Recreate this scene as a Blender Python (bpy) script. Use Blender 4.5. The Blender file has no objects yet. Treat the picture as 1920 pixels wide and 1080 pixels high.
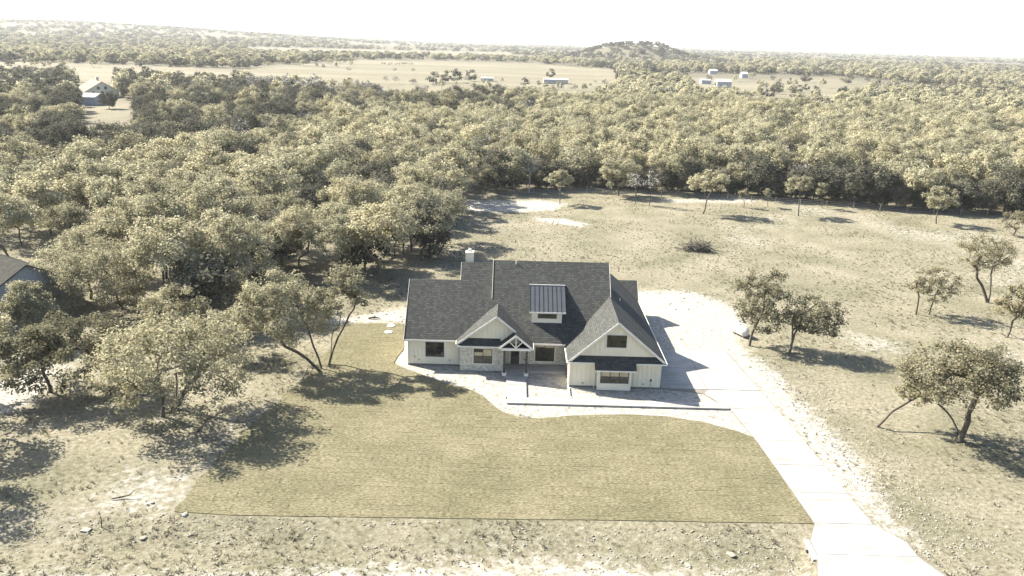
import bpy, math, random
import numpy as np
from mathutils import Vector, Matrix

# ------------------------------------------------------------------ camera, light, exposure
scene = bpy.context.scene
COL = scene.collection
F, H = 1500.0, 31.5                       # focal length in photo pixels, height of the drone
ROLL = math.radians(1.5)
PITCH = math.atan((540 - 76) * math.cos(ROLL) / F)
CAM = Matrix.Rotation(math.pi/2 - PITCH, 3, 'X') @ Matrix.Rotation(ROLL, 3, 'Z')
cam_d = bpy.data.cameras.new('camera'); cam = bpy.data.objects.new('camera', cam_d); COL.objects.link(cam)
cam.location = (0, 0, H); cam.rotation_euler = CAM.to_euler()
cam_d.sensor_width = 36; cam_d.lens = 36 * F / 1920
cam_d.clip_start = 0.5; cam_d.clip_end = 40000
scene.camera = cam

SUN_EL = math.radians(39)
SUN_AZ = math.atan2(-0.89, 0.455)         # clockwise from +Y: the sun stands behind the house, to the left
SUN = Vector((math.sin(SUN_AZ)*math.cos(SUN_EL), math.cos(SUN_AZ)*math.cos(SUN_EL), math.sin(SUN_EL)))
world = bpy.data.worlds.new('World'); scene.world = world; world.use_nodes = True
wn = world.node_tree.nodes; wl = world.node_tree.links
sky = wn.new('ShaderNodeTexSky'); sky.sky_type = 'NISHITA'; sky.sun_disc = False
sky.sun_elevation = SUN_EL; sky.sun_rotation = SUN_AZ
sky.air_density = 1.0; sky.dust_density = 2.0; sky.ozone_density = 1.0; sky.altitude = 300
wl.new(sky.outputs[0], wn['Background'].inputs[0]); wn['Background'].inputs[1].default_value = 0.078
sun_d = bpy.data.lights.new('sun', 'SUN'); sun_d.energy = 5.0; sun_d.angle = math.radians(0.5); sun_d.color = (1.0, 0.93, 0.81)
sun = bpy.data.objects.new('sun', sun_d); COL.objects.link(sun); sun.location = (-60, 30, 80)
sun.rotation_euler = (-SUN).to_track_quat('-Z', 'Y').to_euler()
scene.view_settings.view_transform = 'Standard'; scene.view_settings.look = 'None'
scene.view_settings.gamma = 1.0; scene.view_settings.use_curve_mapping = False
scene.view_settings.exposure = 2.15
scene.cycles.max_bounces = 6; scene.cycles.diffuse_bounces = 3; scene.cycles.transparent_max_bounces = 4
scene.cycles.volume_bounces = 1; scene.cycles.caustics_reflective = False; scene.cycles.caustics_refractive = False

rng = np.random.default_rng(7); random.seed(7)
CAMN = np.array(CAM)

def P(x, y, z=0.0):
    """The place where the line of sight through photo pixel (x, y) meets height z."""
    d = CAMN @ np.array([(x-960)/F, -(y-540)/F, -1.0])
    t = (z - H) / d[2]
    return np.array([t*d[0], t*d[1], z])
def Pa(x, y, Y):
    d = CAMN @ np.array([(x-960)/F, -(y-540)/F, -1.0])
    t = Y / d[1]
    return np.array([t*d[0], Y, H + t*d[2]])
def pix(p):
    c = (np.asarray(p, float) - [0, 0, H]) @ CAMN
    return np.stack([960 + F*c[..., 0]/-c[..., 2], 540 - F*c[..., 1]/-c[..., 2]], -1)

# ------------------------------------------------------------------ tools
def smooth(a, b, x):
    t = np.clip((x-a)/(b-a), 0, 1); return t*t*(3-2*t)
_tab = np.random.default_rng(3).random((256, 256))
def vnoise(x, y):
    xi = np.floor(x).astype(int); yi = np.floor(y).astype(int); fx = x-xi; fy = y-yi
    fx = fx*fx*(3-2*fx); fy = fy*fy*(3-2*fy)
    g = lambda a, b: _tab[a % 256, b % 256]
    return (g(xi, yi)*(1-fx)+g(xi+1, yi)*fx)*(1-fy) + (g(xi, yi+1)*(1-fx)+g(xi+1, yi+1)*fx)*fy
def fbm(x, y, o=4):
    v = 0; a = .5; s = 0
    for i in range(o):
        v = v + a*vnoise(x*2**i+17*i, y*2**i+31*i); s += a; a *= .5
    return v/s
def inside(poly, x, y):
    poly = np.asarray(poly, float); x = np.asarray(x, float); r = np.zeros(x.shape, bool)
    n = len(poly)
    for i in range(n):
        x1, y1 = poly[i][:2]; x2, y2 = poly[(i+1) % n][:2]
        if y1 == y2: continue
        c = (y1 > y) != (y2 > y)
        r ^= c & (x < (x2-x1)*(y-y1)/(y2-y1)+x1)
    return r
def dist_poly(poly, x, y):
    """signed distance to a polygon, positive inside"""
    poly = np.asarray(poly, float)[:, :2]; d = np.full(np.shape(x), 1e9)
    for i in range(len(poly)):
        a = poly[i]; b = poly[(i+1) % len(poly)]; ab = b-a
        t = np.clip(((x-a[0])*ab[0]+(y-a[1])*ab[1])/max(1e-9, ab@ab), 0, 1)
        d = np.minimum(d, np.hypot(x-a[0]-t*ab[0], y-a[1]-t*ab[1]))
    return np.where(inside(poly, x, y), d, -d)
def W(*pts, z=0.0):
    return [P(a, b, z)[:2] for a, b in pts]

def new_mesh(name, V, FQ, mat=None, attrs=None, smooth_shade=False):
    """V (n,3); FQ a list of index arrays, each (k,3) or (k,4)"""
    V = np.asarray(V, np.float32); me = bpy.data.meshes.new(name)
    FQ = [np.asarray(f, np.int32) for f in FQ if len(f)]
    me.vertices.add(len(V)); me.vertices.foreach_set('co', V.ravel())
    idx = np.concatenate([f.ravel() for f in FQ]) if FQ else np.zeros(0, np.int32)
    tot = np.concatenate([np.full(len(f), f.shape[1], np.int32) for f in FQ]) if FQ else np.zeros(0, np.int32)
    me.loops.add(len(idx)); me.loops.foreach_set('vertex_index', idx)
    me.polygons.add(len(tot)); st = np.concatenate([[0], np.cumsum(tot)[:-1]]).astype(np.int32) if len(tot) else tot
    me.polygons.foreach_set('loop_start', st)
    try: me.polygons.foreach_set('loop_total', tot)
    except Exception: pass
    if smooth_shade: me.polygons.foreach_set('use_smooth', np.ones(len(tot), bool))
    for k, (dom, val) in (attrs or {}).items():
        a = me.attributes.new(k, 'FLOAT', dom); a.data.foreach_set('value', np.asarray(val, np.float32))
    me.update(calc_edges=True)
    if mat: me.materials.append(mat)
    return me
def link(name, data, parent=None, loc=(0, 0, 0)):
    o = bpy.data.objects.new(name, data); COL.objects.link(o); o.location = loc
    if parent: o.parent = parent
    return o
def tag(o, label=None, cat=None, group=None, kind=None):
    if label: o['label'] = label
    if cat: o['category'] = cat
    if group: o['group'] = group
    if kind: o['kind'] = kind
    return o
def thing(name, label, cat, loc=(0, 0, 0), rz=0, group=None):
    o = bpy.data.objects.new(name, None); COL.objects.link(o); o.location = loc; o.rotation_euler = (0, 0, rz)
    o.empty_display_size = .3
    return tag(o, label, cat, group)

class MB:
    """collects boxes, prisms and tubes, then links them as one mesh object"""
    def __init__(s, org=(0, 0, 0)): s.v = []; s.f = []; s.o = np.array(org, float); s.uv = None
    def add(s, vs, fs):
        n = len(s.v); s.v += [tuple(np.asarray(v, float)-s.o) for v in vs]; s.f += [tuple(i+n for i in f) for f in fs]; return s
    def box(s, x0, x1, y0, y1, z0, z1):
        return s.add([(x0,y0,z0),(x1,y0,z0),(x1,y1,z0),(x0,y1,z0),(x0,y0,z1),(x1,y0,z1),(x1,y1,z1),(x0,y1,z1)],
                     [(0,3,2,1),(4,5,6,7),(0,1,5,4),(1,2,6,5),(2,3,7,6),(3,0,4,7)])
    def prism(s, top, off):
        """polygon top (counter-clockwise seen from outside) thickened by the vector off"""
        n = len(top); off = np.asarray(off, float); vs = [np.asarray(p, float) for p in top] + [np.asarray(p, float)+off for p in top]
        return s.add(vs, [tuple(range(n)), tuple(range(2*n-1, n-1, -1))] + [(i, i+n, (i+1) % n+n, (i+1) % n) for i in range(n)])
    def bar(s, a, b, w, h, up=(0, 0, 1)):
        a = np.asarray(a, float); b = np.asarray(b, float); d = b-a; d /= np.linalg.norm(d)
        sd = np.cross(d, up); sd /= max(1e-9, np.linalg.norm(sd)); u = np.cross(sd, d)
        q = [(-w/2, -h/2), (w/2, -h/2), (w/2, h/2), (-w/2, h/2)]
        vs = [a+sd*i+u*j for i, j in q] + [b+sd*i+u*j for i, j in q]
        return s.add(vs, [(3,2,1,0),(4,5,6,7),(0,1,5,4),(1,2,6,5),(2,3,7,6),(3,0,4,7)])
    def tube(s, pts, rad, n=8, cap=True):
        pts = [np.asarray(p, float) for p in pts]; rings = []
        for i, p in enumerate(pts):
            d = pts[min(i+1, len(pts)-1)] - pts[max(i-1, 0)]; d /= max(1e-9, np.linalg.norm(d))
            a = np.cross(d, (0, 0, 1) if abs(d[2]) < .9 else (1, 0, 0)); a /= np.linalg.norm(a); b = np.cross(d, a)
            r = rad[i] if hasattr(rad, '__len__') else rad
            rings.append([p + r*(a*math.cos(t)+b*math.sin(t)) for t in np.arange(n)*2*math.pi/n])
        vs = [v for r in rings for v in r]; fs = []
        for i in range(len(pts)-1):
            for k in range(n): fs.append((i*n+k, i*n+(k+1) % n, (i+1)*n+(k+1) % n, (i+1)*n+k))
        if cap: fs += [tuple(range(n-1, -1, -1)), tuple((len(pts)-1)*n+k for k in range(n))]
        return s.add(vs, fs)
    def mesh(s, name, mat):
        me = bpy.data.meshes.new(name); me.from_pydata(s.v, [], s.f); me.update()
        if mat: me.materials.append(mat)
        return me
    def build(s, name, mat, parent=None, loc=(0, 0, 0)):
        return link(name, s.mesh(name, mat), parent, loc)

# ------------------------------------------------------------------ materials
def nmat(name):
    m = bpy.data.materials.new(name); m.use_nodes = True
    return m, m.node_tree.nodes, m.node_tree.links, m.node_tree.nodes['Principled BSDF']
def N(nodes, typ, **kw):
    n = nodes.new(typ)
    for k, v in kw.items():
        if k.startswith('i_'): n.inputs[k[2:].replace('_', ' ')].default_value = v
        else: setattr(n, k, v)
    return n
def c4(c): return (c[0], c[1], c[2], 1)
def ramp(nodes, stops):
    r = nodes.new('ShaderNodeValToRGB'); e = r.color_ramp.elements
    while len(e) < len(stops): e.new(.5)
    for i, (p, c) in enumerate(stops): e[i].position = p; e[i].color = c4(c)
    return r
def plain(name, c1, c2=None, scale=2.0, rough=.7, bump=0.0, bscale=None, metal=0.0, dist=.02, detail=4, spec=.3):
    """two tones mixed by noise in world space, with optional fine relief"""
    m, n, l, b = nmat(name); b.inputs['Roughness'].default_value = rough; b.inputs['Metallic'].default_value = metal; b.inputs['Specular IOR Level'].default_value = spec
    geo = n.new('ShaderNodeNewGeometry')
    if c2 is None: c2 = tuple(x*.85 for x in c1)
    t = N(n, 'ShaderNodeTexNoise', i_Scale=scale, i_Detail=detail); l.new(geo.outputs['Position'], t.inputs['Vector'])
    r = ramp(n, [(.35, c1), (.65, c2)]); l.new(t.outputs['Fac'], r.inputs[0]); l.new(r.outputs[0], b.inputs['Base Color'])
    if bump:
        t2 = N(n, 'ShaderNodeTexNoise', i_Scale=bscale or scale*8, i_Detail=3.0); l.new(geo.outputs['Position'], t2.inputs['Vector'])
        bp = N(n, 'ShaderNodeBump', i_Strength=bump, i_Distance=dist); l.new(t2.outputs['Fac'], bp.inputs['Height']); l.new(bp.outputs[0], b.inputs['Normal'])
    return m
M = {}
M['shade_siding'] = plain('blue grey siding', (.26, .28, .30), (.23, .25, .27), 1, .6)  # blue grey of the shaded gable end, put into the base colour
M['dark_roof'] = plain('dark ribbed roof', (.030, .030, .026), (.045, .044, .038), 2, .95, spec=.05)
M['white'] = plain('white paint', (.62, .59, .52), (.56, .53, .47), 1.5, .55)
M['siding'] = plain('warm white siding', (.68, .615, .475), (.63, .57, .44), .9, .6)
M['black'] = plain('black frame', (.018, .018, .018), (.026, .026, .024), 3, .45)
M['timber'] = plain('dark stained timber', (.035, .030, .022), (.055, .046, .034), 5, .6)
M['metal_roof'] = plain('dark standing seam metal', (.036, .042, .050), (.042, .048, .056), 1.2, .6, spec=.2)
M['seam'] = plain('seam metal', (.045, .05, .056), (.05, .055, .06), 1.2, .6, spec=.2)
M['galv'] = plain('galvanised metal', (.55, .56, .56), (.45, .46, .46), 4, .4, metal=.6)
M['rough_conc'] = plain('shaded slab edge', (.16, .148, .12), (.12, .11, .09), 3, .85, .3, 30)  # darker tan than the panels, so their joints show as lines
M['stone'] = plain('pale limestone', (.26, .245, .205), (.17, .158, .125), 3, .9, .5, 12)
M['metal_white'] = plain('white sheet metal', (.36, .36, .345), (.31, .31, .30), .6, .45)
M['metal_grey'] = plain('pale blue grey sheet metal', (.30, .33, .36), (.27, .30, .33), .6, .5)
M['tan_roof'] = plain('pale tan roof', (.20, .185, .145), (.17, .157, .12), .5, .95, spec=.05)
M['cow'] = plain('black hide', (.02, .018, .016), (.04, .035, .03), .7, .7)
M['post'] = plain('weathered post', (.22, .19, .15), (.15, .13, .10), 6, .8)
M['deadwood'] = plain('bleached dead wood', (.36, .34, .30), (.25, .23, .20), 4, .8)
M['bark'] = plain('grey brown bark', (.055, .046, .034), (.10, .085, .064), 5, .9, .6, 14, dist=.05)
M['room'] = plain('drawn blind', (.42, .37, .25), (.36, .31, .20), 2, .35)
M['tank'] = plain('white tank paint', (.60, .59, .56), (.54, .53, .50), 3, .5)

def m_glass():
    m, n, l, b = nmat('dark window glass')
    geo = n.new('ShaderNodeNewGeometry')
    t = N(n, 'ShaderNodeTexNoise', i_Scale=1.3, i_Detail=2.0); l.new(geo.outputs['Position'], t.inputs['Vector'])
    r = ramp(n, [(.35, (.012, .013, .010)), (.7, (.05, .048, .034))]); l.new(t.outputs['Fac'], r.inputs[0]); l.new(r.outputs[0], b.inputs['Base Color'])
    b.inputs['Roughness'].default_value = .06; b.inputs['IOR'].default_value = 1.52
    return m
M['glass'] = m_glass()

def m_shingle(name, dark, lite):
    m, n, l, b = nmat(name); b.inputs['Roughness'].default_value = .95; b.inputs['Specular IOR Level'].default_value = .12
    uv = n.new('ShaderNodeUVMap'); uv.uv_map = 'UVMap'
    br = N(n, 'ShaderNodeTexBrick', offset=.37, i_Scale=1.0, i_Mortar_Size=.028, i_Bias=0.0, i_Brick_Width=.34, i_Row_Height=.20)
    br.inputs['Color1'].default_value = c4((0, 0, 0)); br.inputs['Color2'].default_value = c4((1, 1, 1)); br.inputs['Mortar'].default_value = c4((0, 0, 0))
    l.new(uv.outputs[0], br.inputs['Vector'])
    r = ramp(n, [(0, dark), (.55, tuple((a+c)/2 for a, c in zip(dark, lite))), (.95, lite)]); l.new(br.outputs['Color'], r.inputs[0])
    t = N(n, 'ShaderNodeTexNoise', i_Scale=.45, i_Detail=4.0); l.new(uv.outputs[0], t.inputs['Vector'])
    mx = N(n, 'ShaderNodeMix', data_type='RGBA', blend_type='MULTIPLY'); mx.inputs['Factor'].default_value = .5
    l.new(r.outputs[0], mx.inputs['A']); l.new(t.outputs['Color'], mx.inputs['B'])
    r2 = ramp(n, [(.3, (.92, .92, .92)), (.7, (1.08, 1.08, 1.08))]); l.new(t.outputs['Fac'], r2.inputs[0]); l.new(r2.outputs[0], mx.inputs['B'])
    mx.inputs['Factor'].default_value = 1.0
    l.new(mx.outputs['Result'], b.inputs['Base Color'])
    # the butt edge of every course stands proud: saw-tooth height down the slope
    sp = n.new('ShaderNodeSeparateXYZ'); l.new(uv.outputs[0], sp.inputs[0])
    md = N(n, 'ShaderNodeMath', operation='DIVIDE'); md.inputs[1].default_value = .20; l.new(sp.outputs['Y'], md.inputs[0])
    fr = N(n, 'ShaderNodeMath', operation='FRACT'); l.new(md.outputs[0], fr.inputs[0])
    sb = N(n, 'ShaderNodeMath', operation='SUBTRACT'); sb.inputs[0].default_value = 1.0; l.new(fr.outputs[0], sb.inputs[1])
    t3 = N(n, 'ShaderNodeMix', data_type='FLOAT'); t3.inputs['Factor'].default_value = .25
    l.new(sb.outputs[0], t3.inputs['A']); l.new(br.outputs['Color'], t3.inputs['B'])
    bp = N(n, 'ShaderNodeBump', i_Strength=1.0, i_Distance=.035); l.new(t3.outputs['Result'], bp.inputs['Height']); l.new(bp.outputs[0], b.inputs['Normal'])
    return m
M['shingle'] = m_shingle('charcoal shingles', (.036, .038, .036), (.070, .071, .064))

def m_brick():
    m, n, l, b = nmat('limewashed brick'); b.inputs['Roughness'].default_value = .85
    tc = n.new('ShaderNodeNewGeometry'); sp = n.new('ShaderNodeSeparateXYZ'); l.new(tc.outputs['Position'], sp.inputs[0])
    ad = N(n, 'ShaderNodeMath', operation='ADD'); l.new(sp.outputs['X'], ad.inputs[0]); l.new(sp.outputs['Y'], ad.inputs[1])
    cb = n.new('ShaderNodeCombineXYZ'); l.new(ad.outputs[0], cb.inputs['X']); l.new(sp.outputs['Z'], cb.inputs['Y'])
    br = N(n, 'ShaderNodeTexBrick', i_Scale=1.0, i_Mortar_Size=.009, i_Brick_Width=.21, i_Row_Height=.075)
    br.inputs['Color1'].default_value = c4((.54, .50, .41)); br.inputs['Color2'].default_value = c4((.31, .29, .25)); br.inputs['Mortar'].default_value = c4((.48, .45, .38))
    l.new(cb.outputs[0], br.inputs['Vector'])
    t = N(n, 'ShaderNodeTexNoise', i_Scale=5.0, i_Detail=4.0); l.new(tc.outputs['Position'], t.inputs['Vector'])
    r = ramp(n, [(.35, (.72, .72, .72)), (.6, (1.08, 1.08, 1.06))]); l.new(t.outputs['Fac'], r.inputs[0])
    mx = N(n, 'ShaderNodeMix', data_type='RGBA', blend_type='MULTIPLY'); mx.inputs['Factor'].default_value = 1.0
    l.new(br.outputs['Color'], mx.inputs['A']); l.new(r.outputs[0], mx.inputs['B']); l.new(mx.outputs['Result'], b.inputs['Base Color'])
    bp = N(n, 'ShaderNodeBump', i_Strength=.6, i_Distance=.012); l.new(br.outputs['Fac'], bp.inputs['Height']); bp.invert = True; l.new(bp.outputs[0], b.inputs['Normal'])
    return m
M['brick'] = m_brick()

def m_concrete():
    m, n, l, b = nmat('broom finished concrete'); b.inputs['Roughness'].default_value = .85
    geo = n.new('ShaderNodeNewGeometry'); oi = n.new('ShaderNodeObjectInfo')
    mp = N(n, 'ShaderNodeMapping'); mp.inputs['Scale'].default_value = (.12, 1.7, 1); l.new(geo.outputs['Position'], mp.inputs['Vector'])
    t = N(n, 'ShaderNodeTexNoise', i_Scale=1.0, i_Detail=6.0, i_Roughness=.65); l.new(mp.outputs[0], t.inputs['Vector'])
    r = ramp(n, [(.30, (.26, .254, .238)), (.54, (.235, .228, .21)), (.70, (.165, .155, .13))]); l.new(t.outputs['Fac'], r.inputs[0])
    t2 = N(n, 'ShaderNodeTexNoise', i_Scale=.8, i_Detail=5.0); l.new(geo.outputs['Position'], t2.inputs['Vector'])
    r2 = ramp(n, [(.4, (.88, .88, .88)), (.6, (1.05, 1.05, 1.05))]); l.new(t2.outputs['Fac'], r2.inputs[0])
    mx = N(n, 'ShaderNodeMix', data_type='RGBA', blend_type='MULTIPLY'); mx.inputs['Factor'].default_value = 1.0
    l.new(r.outputs[0], mx.inputs['A']); l.new(r2.outputs[0], mx.inputs['B']); l.new(mx.outputs['Result'], b.inputs['Base Color'])
    t3 = N(n, 'ShaderNodeTexNoise', i_Scale=60.0, i_Detail=2.0); l.new(geo.outputs['Position'], t3.inputs['Vector'])
    bp = N(n, 'ShaderNodeBump', i_Strength=.15, i_Distance=.01); l.new(t3.outputs['Fac'], bp.inputs['Height']); l.new(bp.outputs[0], b.inputs['Normal'])
    return m
M['concrete'] = m_concrete()

def m_ground():
    m, n, l, b = nmat('dry pasture and bare caliche'); b.inputs['Roughness'].default_value = .95
    b.inputs['Specular IOR Level'].default_value = .1
    geo = n.new('ShaderNodeNewGeometry'); pos = geo.outputs['Position']
    def noise(s, d=4.0, r=.55):
        t = N(n, 'ShaderNodeTexNoise', i_Scale=s, i_Detail=d, i_Roughness=r); l.new(pos, t.inputs['Vector']); return t.outputs['Fac']
    def mix(f, a, c, bt='MIX'):
        x = N(n, 'ShaderNodeMix', data_type='RGBA', blend_type=bt)
        (l.new(f, x.inputs['Factor']) if hasattr(f, 'links') else setattr(x.inputs['Factor'], 'default_value', f))
        for k, v in (('A', a), ('B', c)):
            if hasattr(v, 'links'): l.new(v, x.inputs[k])
            else: x.inputs[k].default_value = c4(v)
        return x.outputs['Result']
    grass = ramp(n, [(.33, (.055, .05, .033)), (.43, (.122, .112, .078)), (.55, (.172, .16, .119)), (.70, (.255, .24, .19))]); l.new(noise(2.6, 10.0, .74), grass.inputs[0])
    broad = ramp(n, [(.32, (.72, .74, .66)), (.65, (1.15, 1.13, 1.12))]); l.new(noise(.11, 5.0), broad.inputs[0])
    g = mix(1.0, grass.outputs[0], broad.outputs[0], 'MULTIPLY')
    soil = ramp(n, [(.33, (.13, .122, .094)), (.43, (.21, .20, .168)), (.52, (.275, .265, .235)), (.7, (.34, .33, .30))]); l.new(noise(2.2, 8.0, .7), soil.inputs[0])
    at = N(n, 'ShaderNodeAttribute', attribute_name='soil')
    ns = N(n, 'ShaderNodeMath', operation='ADD'); l.new(at.outputs['Fac'], ns.inputs[0])
    nn = N(n, 'ShaderNodeMath', operation='MULTIPLY_ADD'); nn.inputs[1].default_value = 1.5; nn.inputs[2].default_value = -.75; l.new(noise(1.1, 7.0, .7), nn.inputs[0])
    l.new(nn.outputs[0], ns.inputs[1])
    sr = N(n, 'ShaderNodeMapRange'); sr.inputs['From Min'].default_value = .32; sr.inputs['From Max'].default_value = .72; l.new(ns.outputs[0], sr.inputs['Value'])
    c = mix(sr.outputs[0], g, soil.outputs[0])
    at2 = N(n, 'ShaderNodeAttribute', attribute_name='field'); fld = ramp(n, [(.35, (.115, .105, .07)), (.65, (.155, .141, .10))])
    mp = N(n, 'ShaderNodeMapping'); mp.inputs['Scale'].default_value = (.004, .02, 1); l.new(pos, mp.inputs['Vector'])
    tf = N(n, 'ShaderNodeTexNoise', i_Scale=1.0, i_Detail=6.0); l.new(mp.outputs[0], tf.inputs['Vector']); l.new(tf.outputs['Fac'], fld.inputs[0])
    c = mix(at2.outputs['Fac'], c, fld.outputs[0])
    at3 = N(n, 'ShaderNodeAttribute', attribute_name='litter')
    c = mix(at3.outputs['Fac'], c, (.09, .082, .058))
    l.new(c, b.inputs['Base Color'])
    bp = N(n, 'ShaderNodeBump', i_Strength=1.0, i_Distance=.11); l.new(noise(4.0, 8.0, .75), bp.inputs['Height']); l.new(bp.outputs[0], b.inputs['Normal'])
    return m
M['ground'] = m_ground()

def m_sod():
    m, n, l, b = nmat('dormant sod'); b.inputs['Roughness'].default_value = .95; b.inputs['Specular IOR Level'].default_value = .1
    geo = n.new('ShaderNodeNewGeometry'); oi = n.new('ShaderNodeObjectInfo')
    mp = N(n, 'ShaderNodeMapping'); mp.inputs['Scale'].default_value = (2.6, 8.0, 1); l.new(geo.outputs['Position'], mp.inputs['Vector'])
    t = N(n, 'ShaderNodeTexNoise', i_Scale=1.3, i_Detail=9.0, i_Roughness=.75); l.new(mp.outputs[0], t.inputs['Vector'])
    r = ramp(n, [(.39, (.052, .047, .029)), (.5, (.112, .103, .064)), (.61, (.19, .175, .12))]); l.new(t.outputs['Fac'], r.inputs[0])
    at = N(n, 'ShaderNodeAttribute', attribute_name='tint')
    r2 = ramp(n, [(0, (.92, .92, .90)), (1, (1.08, 1.08, 1.08))]); l.new(at.outputs['Fac'], r2.inputs[0])
    mx = N(n, 'ShaderNodeMix', data_type='RGBA', blend_type='MULTIPLY'); mx.inputs['Factor'].default_value = 1.0
    l.new(r.outputs[0], mx.inputs['A']); l.new(r2.outputs[0], mx.inputs['B'])
    t4 = N(n, 'ShaderNodeTexNoise', i_Scale=.16, i_Detail=4.0); l.new(geo.outputs['Position'], t4.inputs['Vector'])
    r4 = ramp(n, [(.35, (.86, .87, .80)), (.65, (1.12, 1.10, 1.08))]); l.new(t4.outputs['Fac'], r4.inputs[0])
    mx2 = N(n, 'ShaderNodeMix', data_type='RGBA', blend_type='MULTIPLY'); mx2.inputs['Factor'].default_value = 1.0
    l.new(mx.outputs['Result'], mx2.inputs['A']); l.new(r4.outputs[0], mx2.inputs['B']); l.new(mx2.outputs['Result'], b.inputs['Base Color'])
    t3 = N(n, 'ShaderNodeTexNoise', i_Scale=9.0, i_Detail=5.0, i_Roughness=.7); l.new(geo.outputs['Position'], t3.inputs['Vector'])
    bp = N(n, 'ShaderNodeBump', i_Strength=.9, i_Distance=.06); l.new(t3.outputs['Fac'], bp.inputs['Height']); l.new(bp.outputs[0], b.inputs['Normal'])
    return m
M['sod'] = m_sod()

def m_leaf(name, c1, c2, trans=.25):
    m = bpy.data.materials.new(name); m.use_nodes = True; n = m.node_tree.nodes; l = m.node_tree.links; n.clear()
    out = n.new('ShaderNodeOutputMaterial')
    at = N(n, 'ShaderNodeAttribute', attribute_name='tint'); oi = n.new('ShaderNodeObjectInfo')
    r = ramp(n, [(0, c1), (1, c2)]); l.new(at.outputs['Fac'], r.inputs[0])
    r2 = ramp(n, [(0, (.80, .82, .82)), (.5, (1, 1, 1)), (1, (1.16, 1.14, 1.10))]); l.new(oi.outputs['Random'], r2.inputs[0])
    mx = N(n, 'ShaderNodeMix', data_type='RGBA', blend_type='MULTIPLY'); mx.inputs['Factor'].default_value = 1.0
    l.new(r.outputs[0], mx.inputs['A']); l.new(r2.outputs[0], mx.inputs['B'])
    d = n.new('ShaderNodeBsdfDiffuse'); t = n.new('ShaderNodeBsdfTranslucent'); s = n.new('ShaderNodeMixShader'); s.inputs[0].default_value = trans
    l.new(mx.outputs['Result'], d.inputs[0]); l.new(mx.outputs['Result'], t.inputs[0])
    l.new(d.outputs[0], s.inputs[1]); l.new(t.outputs[0], s.inputs[2]); l.new(s.outputs[0], out.inputs['Surface'])
    return m
M['leaf_pale'] = m_leaf('turning oak leaves', (.21, .195, .122), (.46, .435, .305), .48)
M['leaf_olive'] = m_leaf('dull olive oak leaves', (.10, .092, .055), (.275, .255, .17), .45)
M['leaf_dark'] = m_leaf('evergreen leaves', (.062, .062, .048), (.15, .145, .108), .32)
M['leaf_mid'] = m_leaf('olive oak leaves', (.165, .154, .096), (.39, .368, .25), .48)
M['leaf_bare'] = m_leaf('grey twigs', (.17, .165, .15), (.30, .29, .26), .0)
M['grass'] = m_leaf('dry grass blades', (.11, .10, .064), (.22, .204, .148), .35)

# ------------------------------------------------------------------ layout of the plot (from the photograph, as places on the ground)
lawn_poly = W((327,960),(430,966),(530,968),(800,972),(1150,976),(1525,982),(1420,823),(1380,808),(1320,792),(1250,781),(1170,777),(1080,779),(1010,785),
              (975,783),(952,777),(935,768),(920,755),(905,742),(885,732),(860,725),(835,718),(800,706),(765,693),(738,681),(746,668),(757,655),(757,607),(650,607),(625,650),
              (560,720),(470,800),(400,870),(362,915))
def roughen(poly, i0, amp, step, seed):
    """ragged edge where the turf was trimmed by hand, from point i0 round to the first"""
    r = random.Random(seed); out = [tuple(p) for p in poly[:i0]]
    pts = [np.array(p) for p in poly[i0:]] + [np.array(poly[0])]
    for a, b_ in zip(pts[:-1], pts[1:]):
        k = max(1, int(np.linalg.norm(b_-a)/step))
        for j in range(k): out.append(tuple(a+(b_-a)*j/k + (np.array([r.uniform(-amp, amp), r.uniform(-amp, amp)]) if j else 0)))
    return out
lawn_poly = roughen(lawn_poly, [i for i, p in enumerate(lawn_poly) if p[1] > 86][-1], .28, .7, 8)
soil_polys = [  # polygon, strength, softness in metres
    (W((735,690),(765,600),(800,560),(900,640),(1060,640),(1300,640),(1380,760),(1420,835),(1250,790),(1060,795),(920,770),(860,720)), .92, 1.5),
    (W((1150,545),(1300,545),(1380,575),(1400,600),(1372,640),(1395,680),(1330,660),(1230,640),(1180,600)), .88, 3.0),
    (W((1355,655),(1420,680),(1480,740),(1600,850),(1660,960),(1700,1010),(1640,985),(1500,815)), .84, 2.5),
    (W((600,600),(760,575),(790,560),(770,606),(640,608)), .75, 2.0),
    (W((850,392),(870,372),(1010,372),(1070,380),(1040,392),(940,396)), .85, 2.5),
    (W((1000,404),(1060,408),(1110,420),(1090,424),(1010,412)), .8, 2.0),
    (W((1240,372),(1420,372),(1420,382),(1240,380)), .6, 2.0),
    (W((-60,1062),(1530,1066),(1533,1200),(-100,1200)), .55, 2.5),
    (W((0,640),(110,690),(60,760),(-40,800)), .55, 2.0),
    (W((1560,610),(1700,640),(1720,670),(1600,660)), .5, 3.0),
    (W((240,870),(340,900),(330,960),(180,980),(100,1010),(60,990)), .45, 3.0),
]
def terrain(x, y):
    x = np.asarray(x, float); y = np.asarray(y, float)
    r = np.hypot(x, y)
    z = .12*(fbm(x*.35, y*.35, 3)-.5) + .10*(fbm(x*1.6+9, y*1.6, 2)-.5)
    z = z + .5*(fbm(x*.03, y*.03, 2)-.5)*smooth(48, 40, y)
    z = z - .35*np.exp(-((y-44.0)/2.0)**2)*(x < 20)                # the shallow roadside ditch
    z = z + 1.2*(fbm(x*.02+5, y*.02, 3)-.5)*smooth(100, 180, y)
    # far relief: the long rise on the left and the wooded knoll
    z = z + 62*smooth(1500, 4200, y)*smooth(-.05, -.55, x/np.maximum(y, 1))*smooth(11000, 6000, y)*(.85+.3*fbm(x/700, y/700, 3))
    kx, ky = P(1188, 112)[:2]
    k = np.hypot((x-kx)/165, (y-ky)/260)
    z = z + 29*(1-smooth(.12, 1.0, k))*(.9+.25*fbm(x/60, y/60, 3))
    return z - .02
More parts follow.
